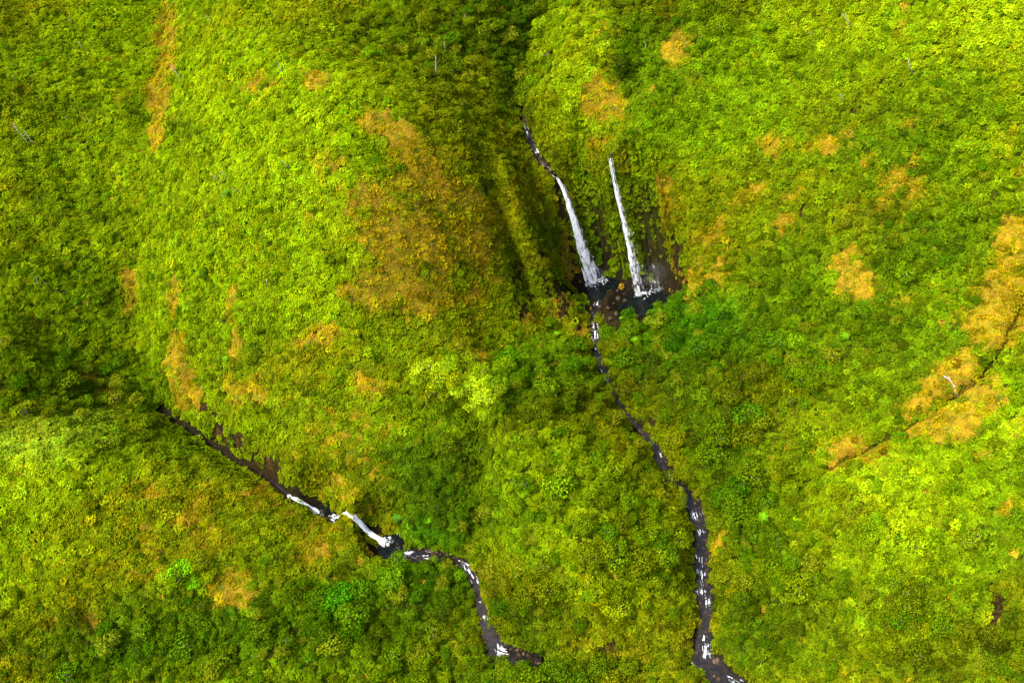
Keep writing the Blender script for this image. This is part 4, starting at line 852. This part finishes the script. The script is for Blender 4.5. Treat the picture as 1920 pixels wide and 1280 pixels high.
# ------------------------------------------------------------------ tree ferns
def frond_mesh(seed, L=2.7):
    r_ = np.random.default_rng(seed); V = []; F_ = []; C_ = []; n = 15
    dx = lambda t: L*(t-.12*t*t); dz = lambda t: .9*t-1.35*t*t*1.05
    for i in range(n):
        t = (i+.5)/n; l = .78*math.sin(math.pi*min(1, .12+.9*t))**.7*(1-.35*t); w = L/n*.62
        for sd_ in (-1, 1):
            x0, z0 = dx(t), dz(t); b = len(V); sw = .3*l
            V += [(x0-w/2, 0, z0), (x0+w*.6+sw*.4, sd_*l*.5, z0+.05), (x0+sw+w*.4, sd_*l, z0-.16*l-.03), (x0+w*.2+sw*.2-w*.4, sd_*l*.5, z0+.02)]
            F_.append([b, b+1, b+2, b+3]); v_ = r_.uniform(.8, 1.2); C_ += [(v_, v_, v_)]*4
    for i in range(6):
        t0, t1 = i/6, (i+1)/6; b = len(V); V += [(dx(t0), -.035, dz(t0)+.01), (dx(t0), .035, dz(t0)+.01), (dx(t1), .03, dz(t1)+.01), (dx(t1), -.03, dz(t1)+.01)]; F_.append([b, b+1, b+2, b+3]); C_ += [(.8, .7, .6)]*4
    me_ = mesh('frond', V, F_, M_leafo, smooth=False); c_ = np.ones((len(V), 4), np.float32); c_[:, :3] = C_
    me_.attributes.new('leaf', 'FLOAT_COLOR', 'POINT').data.foreach_set('color', c_.ravel()); return me_
fr = [frond_mesh(700+i) for i in range(5)]
tf_trunk = tubes_mesh('trunk', [([(0, 0, -3.8), (.1, .05, -1.5), (0, 0, 0)], [.16, .13, .12], 6)], M_bark)
ferns = [(1490,671,1.0,'largest bright tree fern, alone on the shaded right slope'),(1190,640,.85,'bright tree fern above the forest right of the upper stream'),(932,699,.9,'star-shaped bright tree fern on the spur right of the pale trees'),(912,960,.85,'tree fern in the dark crease left of the spur'),
    (1431,975,1.0,'bright star-shaped tree fern on the right bank of the main stream'),(750,975,1.15,'big emerald tree fern over the upper rim of the left pool'),(768,986,.8,'small tree fern just right of the big one over the left pool'),(802,975,.8,'light tree fern on the slope right of the left pool'),
    (745,1102,1.1,'dark palm-like tree fern in the hollow below the left pool'),(178,562,.8,'light tree fern on the far left slope'),(152,552,.6,'small pale tree fern left of the light one on the far left slope'),(425,675,.75,'small bright tree fern on the left face above the gorge'),
    (1270,668,.6,'small yellow tree fern in the emerald forest below the falls'),(1045,630,.7,'light tree fern on the spur left of the outflow stream'),(1080,688,.6,'bright tree fern on the spur above the upper stream'),(748,1043,.6,'small tree fern at the foot of the left pool'),
    (1163,592,.45,'tiny bright fern on the rock flat between the plunge pools'),(1585,630,.8,'tree fern on the right slope below the brown patch'),(140,565,.7,'dull tree fern beside the far left slope gully'),(425,365,1.0,'emerald tree fern on the upper left face')]
for i, (px, py, s_, lb) in enumerate(ferns):
    p = hit(px, py); h_ = 3.3*s_
    f = ray(px, py); 
    root = bpy.data.objects.new('tree_fern', None); COL.objects.link(root); root.location = (p[0]-f[0]*2.5, p[1]-f[1]*2.5, hgt(p[0]-f[0]*2.5, p[1]-f[1]*2.5)+3.9*s_); root.scale = (s_,)*3; root.empty_display_size = .5
    root.rotation_euler = (.12*math.sin(i), .1*math.cos(i*2), i*.9); tag(root, lb, 'tree fern', 'tree ferns standing above the canopy')
    c = np.array([.085, .21, .003]) if i not in (5, 8, 18, 19) else np.array([.04, .13, .006])
    nf = 11+i % 3
    for k in range(nf):
        q = link('frond', fr[(k+i) % 5], root); q.rotation_euler = (0, random.uniform(-.18, .12), 6.283*k/nf+random.uniform(-.12, .12)); s2 = random.uniform(.85, 1.1); q.scale = (s2, s2, s2); q.color = (*(c*random.uniform(.85, 1.15)), 1)
    link('trunk', tf_trunk, root)

# broad bright bushes on the rock flat and elsewhere
bush_me = [make_crown('broad_bush', 800+i, 1.9, .9, 5, 300, .42, M_leafo) for i in range(3)]
for i, (px, py, s_, pc, lb) in enumerate([(1121,589,.85,'F','flat bright green bush on the gravel just below the wide waterfall pool'),(1187,592,1.0,'F','flat bright green bush beside the outlet of the right plunge pool'),(1173,598,.5,'L','tiny light bush left of the right pool outlet'),
        (1060,560,.5,'Y','little olive bush on the bare bank left of the pools'),(1215,470,.6,'Y','olive bush clinging to the cliff right of the thinner waterfall'),(1148,476,1.1,'F','bright green hanging bush on the cliff between the two waterfalls'),(1118,372,1.1,'E','emerald bush high on the cliff between the two waterfalls')]):
    p = hit(px, py); o = link('bush', bush_me[i % 3], loc=(p[0], p[1]-.3, p[2])); o.scale = (s_,)*3; o.rotation_euler = (0, 0, i); o.color = (*PAL[pc], 1); tag(o, lb, 'bush')

# ------------------------------------------------------------------ dead trunks
dead = [(388,31,399,46,'pale dead trunk on the top left ridge'),(321,122,343,154,'long pale dead trunk beside the long orange fern strip'),(522,118,529,138,'thin dead trunk just below the left ridge crest'),(128,34,134,46,'short pale snag at the top left'),(148,80,156,92,'short leaning snag left of the orange strip'),
    (26,142,34,154,'pale snag at the left edge of the dark trees'),(27,232,52,268,'long thin dead trunk, left of a pair on the left slope'),(47,246,66,272,'thin dead trunk, right of a pair on the left slope'),(165,222,169,232,'tiny pale snag below the dark tree stand'),(124,219,129,227,'tiny snag in the dark tree stand'),
    (413,322,426,336,'pale dead trunk, right one above the emerald fern'),(398,327,418,345,'long thin dead trunk, left one above the emerald fern'),(436,353,446,361,'short dead trunk right of the emerald fern'),(529,302,544,316,'thin dead trunk in the middle of the lime face'),
    (817,106,818,146,'tall pale dead trunk among the trees behind the left ridge'),(872,28,874,46,'thin dead trunk at the top centre forest'),(833,80,836,98,'slender grey dead trunk in the top centre forest'),(735,88,737,102,'slender dead trunk behind the left ridge'),
    (1577,26,1595,57,'long pale dead trunk at the top right'),(1518,60,1523,72,'short pale snag left of the long top right trunk'),(1700,113,1709,142,'thin dead trunk on the upper right slope'),(1573,177,1581,196,'pale dead trunk above the reddish patch at right'),
    (83,527,91,537,'short white snag on the lower left slope'),(70,518,77,537,'thin snag left of the short white one'),(0,634,8,646,'dark snag at the left edge'),(413,599,419,606,'tiny white snag on the left face'),(1483,703,1485,712,'tiny white snag below the large tree fern'),(1208,80,1210,94,'thin snag on the slope right of the middle ridge'),
    (501,524,502,535,'tiny pale snag on the lime face'),(1100,0,1104,10,'short snag on top of the middle ridge')]
for i, (ax, ay, bx_, by_, lb) in enumerate(dead):
    p = hit(bx_, by_); tpt = aty(ax, ay, p[1]-.5)
    d = tpt-p
    if d[2] < 1: d[2] = 2
    Lh = min(np.linalg.norm(d), 14); d = d/np.linalg.norm(d)*Lh
    rr = np.random.default_rng(900+i); pts = [(-d*.12), d*.3+rr.normal(0, .12, 3), d*.62+rr.normal(0, .16, 3), d]
    th = .06+.011*Lh if Lh > 5 else .11
    root = bpy.data.objects.new('dead_tree', None); COL.objects.link(root); root.location = tuple(p+np.array([0, -.8, .8])); tag(root, lb, 'dead tree', 'bleached dead trunks on the slopes')
    link('trunk', tubes_mesh('trunk', [(pts, [th*1.3, th*1.1, th*.8, th*.35], 6)], M_dead), root)
    for k in range(3 if Lh > 4 else 2):
        q = d*rr.uniform(.5, .9); e = q+np.array([rr.choice([-1, 1])*rr.uniform(.3, .9), rr.normal(0, .4), rr.uniform(.2, .7)])*Lh*.14
        link('branch', tubes_mesh('branch', [([q, (q+e)/2+rr.normal(0, .05, 3), e], [th*.5, th*.35, th*.15], 5)], M_dead), root)
# the fallen branch by the gully
p0 = hit(1765, 707); root = bpy.data.objects.new('fallen_branch', None); COL.objects.link(root); root.location = tuple(p0); tag(root, 'bleached forked branch lying across the orange fern above the gully', 'branch')
L_ = [hit(*q)-p0+np.array([0, -.3, 1.0]) for q in ((1764,706),(1772,711),(1781,717),(1787,727),(1790,735),(1796,748))]
link('limb', tubes_mesh('limb', [(L_, [.10, .2, .24, .22, .2, .1], 6)], M_dead), root)
for q in (((1781,717),(1776,708)), ((1787,727),(1794,729)), ((1790,735),(1789,748)), ((1772,711),(1766,713))):
    a_, b_ = [hit(*w_2)-p0+np.array([0, -.3, 1.1]) for w_2 in q]; link('twig', tubes_mesh('twig', [([a_, (a_+b_)/2, b_], [.12, .09, .04], 5)], M_dead), root)
print('boulders', nb, 'trees', len(big))

# cobbles and gravel along the stream beds
V0, F0 = ico(1, 611, .3, (1, .8, .6)); rc = np.random.default_rng(99)
for nm, cnt, lb in (('main', 2600, 'brown cobbles along the main stream'), ('low', 1100, 'brown cobbles along the left stream'), ('upper', 160, 'dark cobbles in the gorge above the wide fall')):
    P = LINES[nm]; w = [q[1] for q in CHAN if q[0] == nm][0]; al = np.concatenate([[0], np.cumsum(np.hypot(*(np.diff(P[:, :2], axis=0)).T))])
    s0 = rc.uniform(0, al[-1], cnt); c = np.stack([np.interp(s0, al, P[:, k]) for k in range(3)], 1); hw = np.interp(s0, al, w)
    j = np.clip(np.searchsorted(al, s0), 1, len(P)-1); d = P[j]-P[j-1]; d = d/(np.hypot(d[:, 0], d[:, 1])[:, None]+1e-9)
    bar = fbm(s0/9, s0*0, 333, 3)-.5
    o_ = np.where(rc.uniform(size=cnt) < .8, np.sign(rc.uniform(-1, 1, cnt)+bar*2.5)*hw*rc.uniform(.5, 1.45, cnt)-.0, rc.uniform(-.6, .6, cnt)*hw)
    x_ = c[:, 0]-d[:, 1]*o_; y_ = c[:, 1]+d[:, 0]*o_; z_ = np.maximum(hgt(x_, y_), c[:, 2]-.22)+.04; sz = rc.lognormal(-1.45, .45, cnt)
    a_ = rc.uniform(0, 6.28, cnt); ca, sa = np.cos(a_)[:, None], np.sin(a_)[:, None]
    VV = np.stack([x_[:, None]+sz[:, None]*(V0[:, 0]*ca-V0[:, 1]*sa), y_[:, None]+sz[:, None]*(V0[:, 0]*sa+V0[:, 1]*ca), z_[:, None]+sz[:, None]*V0[:, 2]], -1).reshape(-1, 3)
    FF = (F0[None]+(np.arange(cnt)*len(V0))[:, None, None]).reshape(-1, 3)
    tag(link('cobbles', fastmesh('cobbles', VV, FF, M_boulder, smooth=False)), lb, kind='stuff')
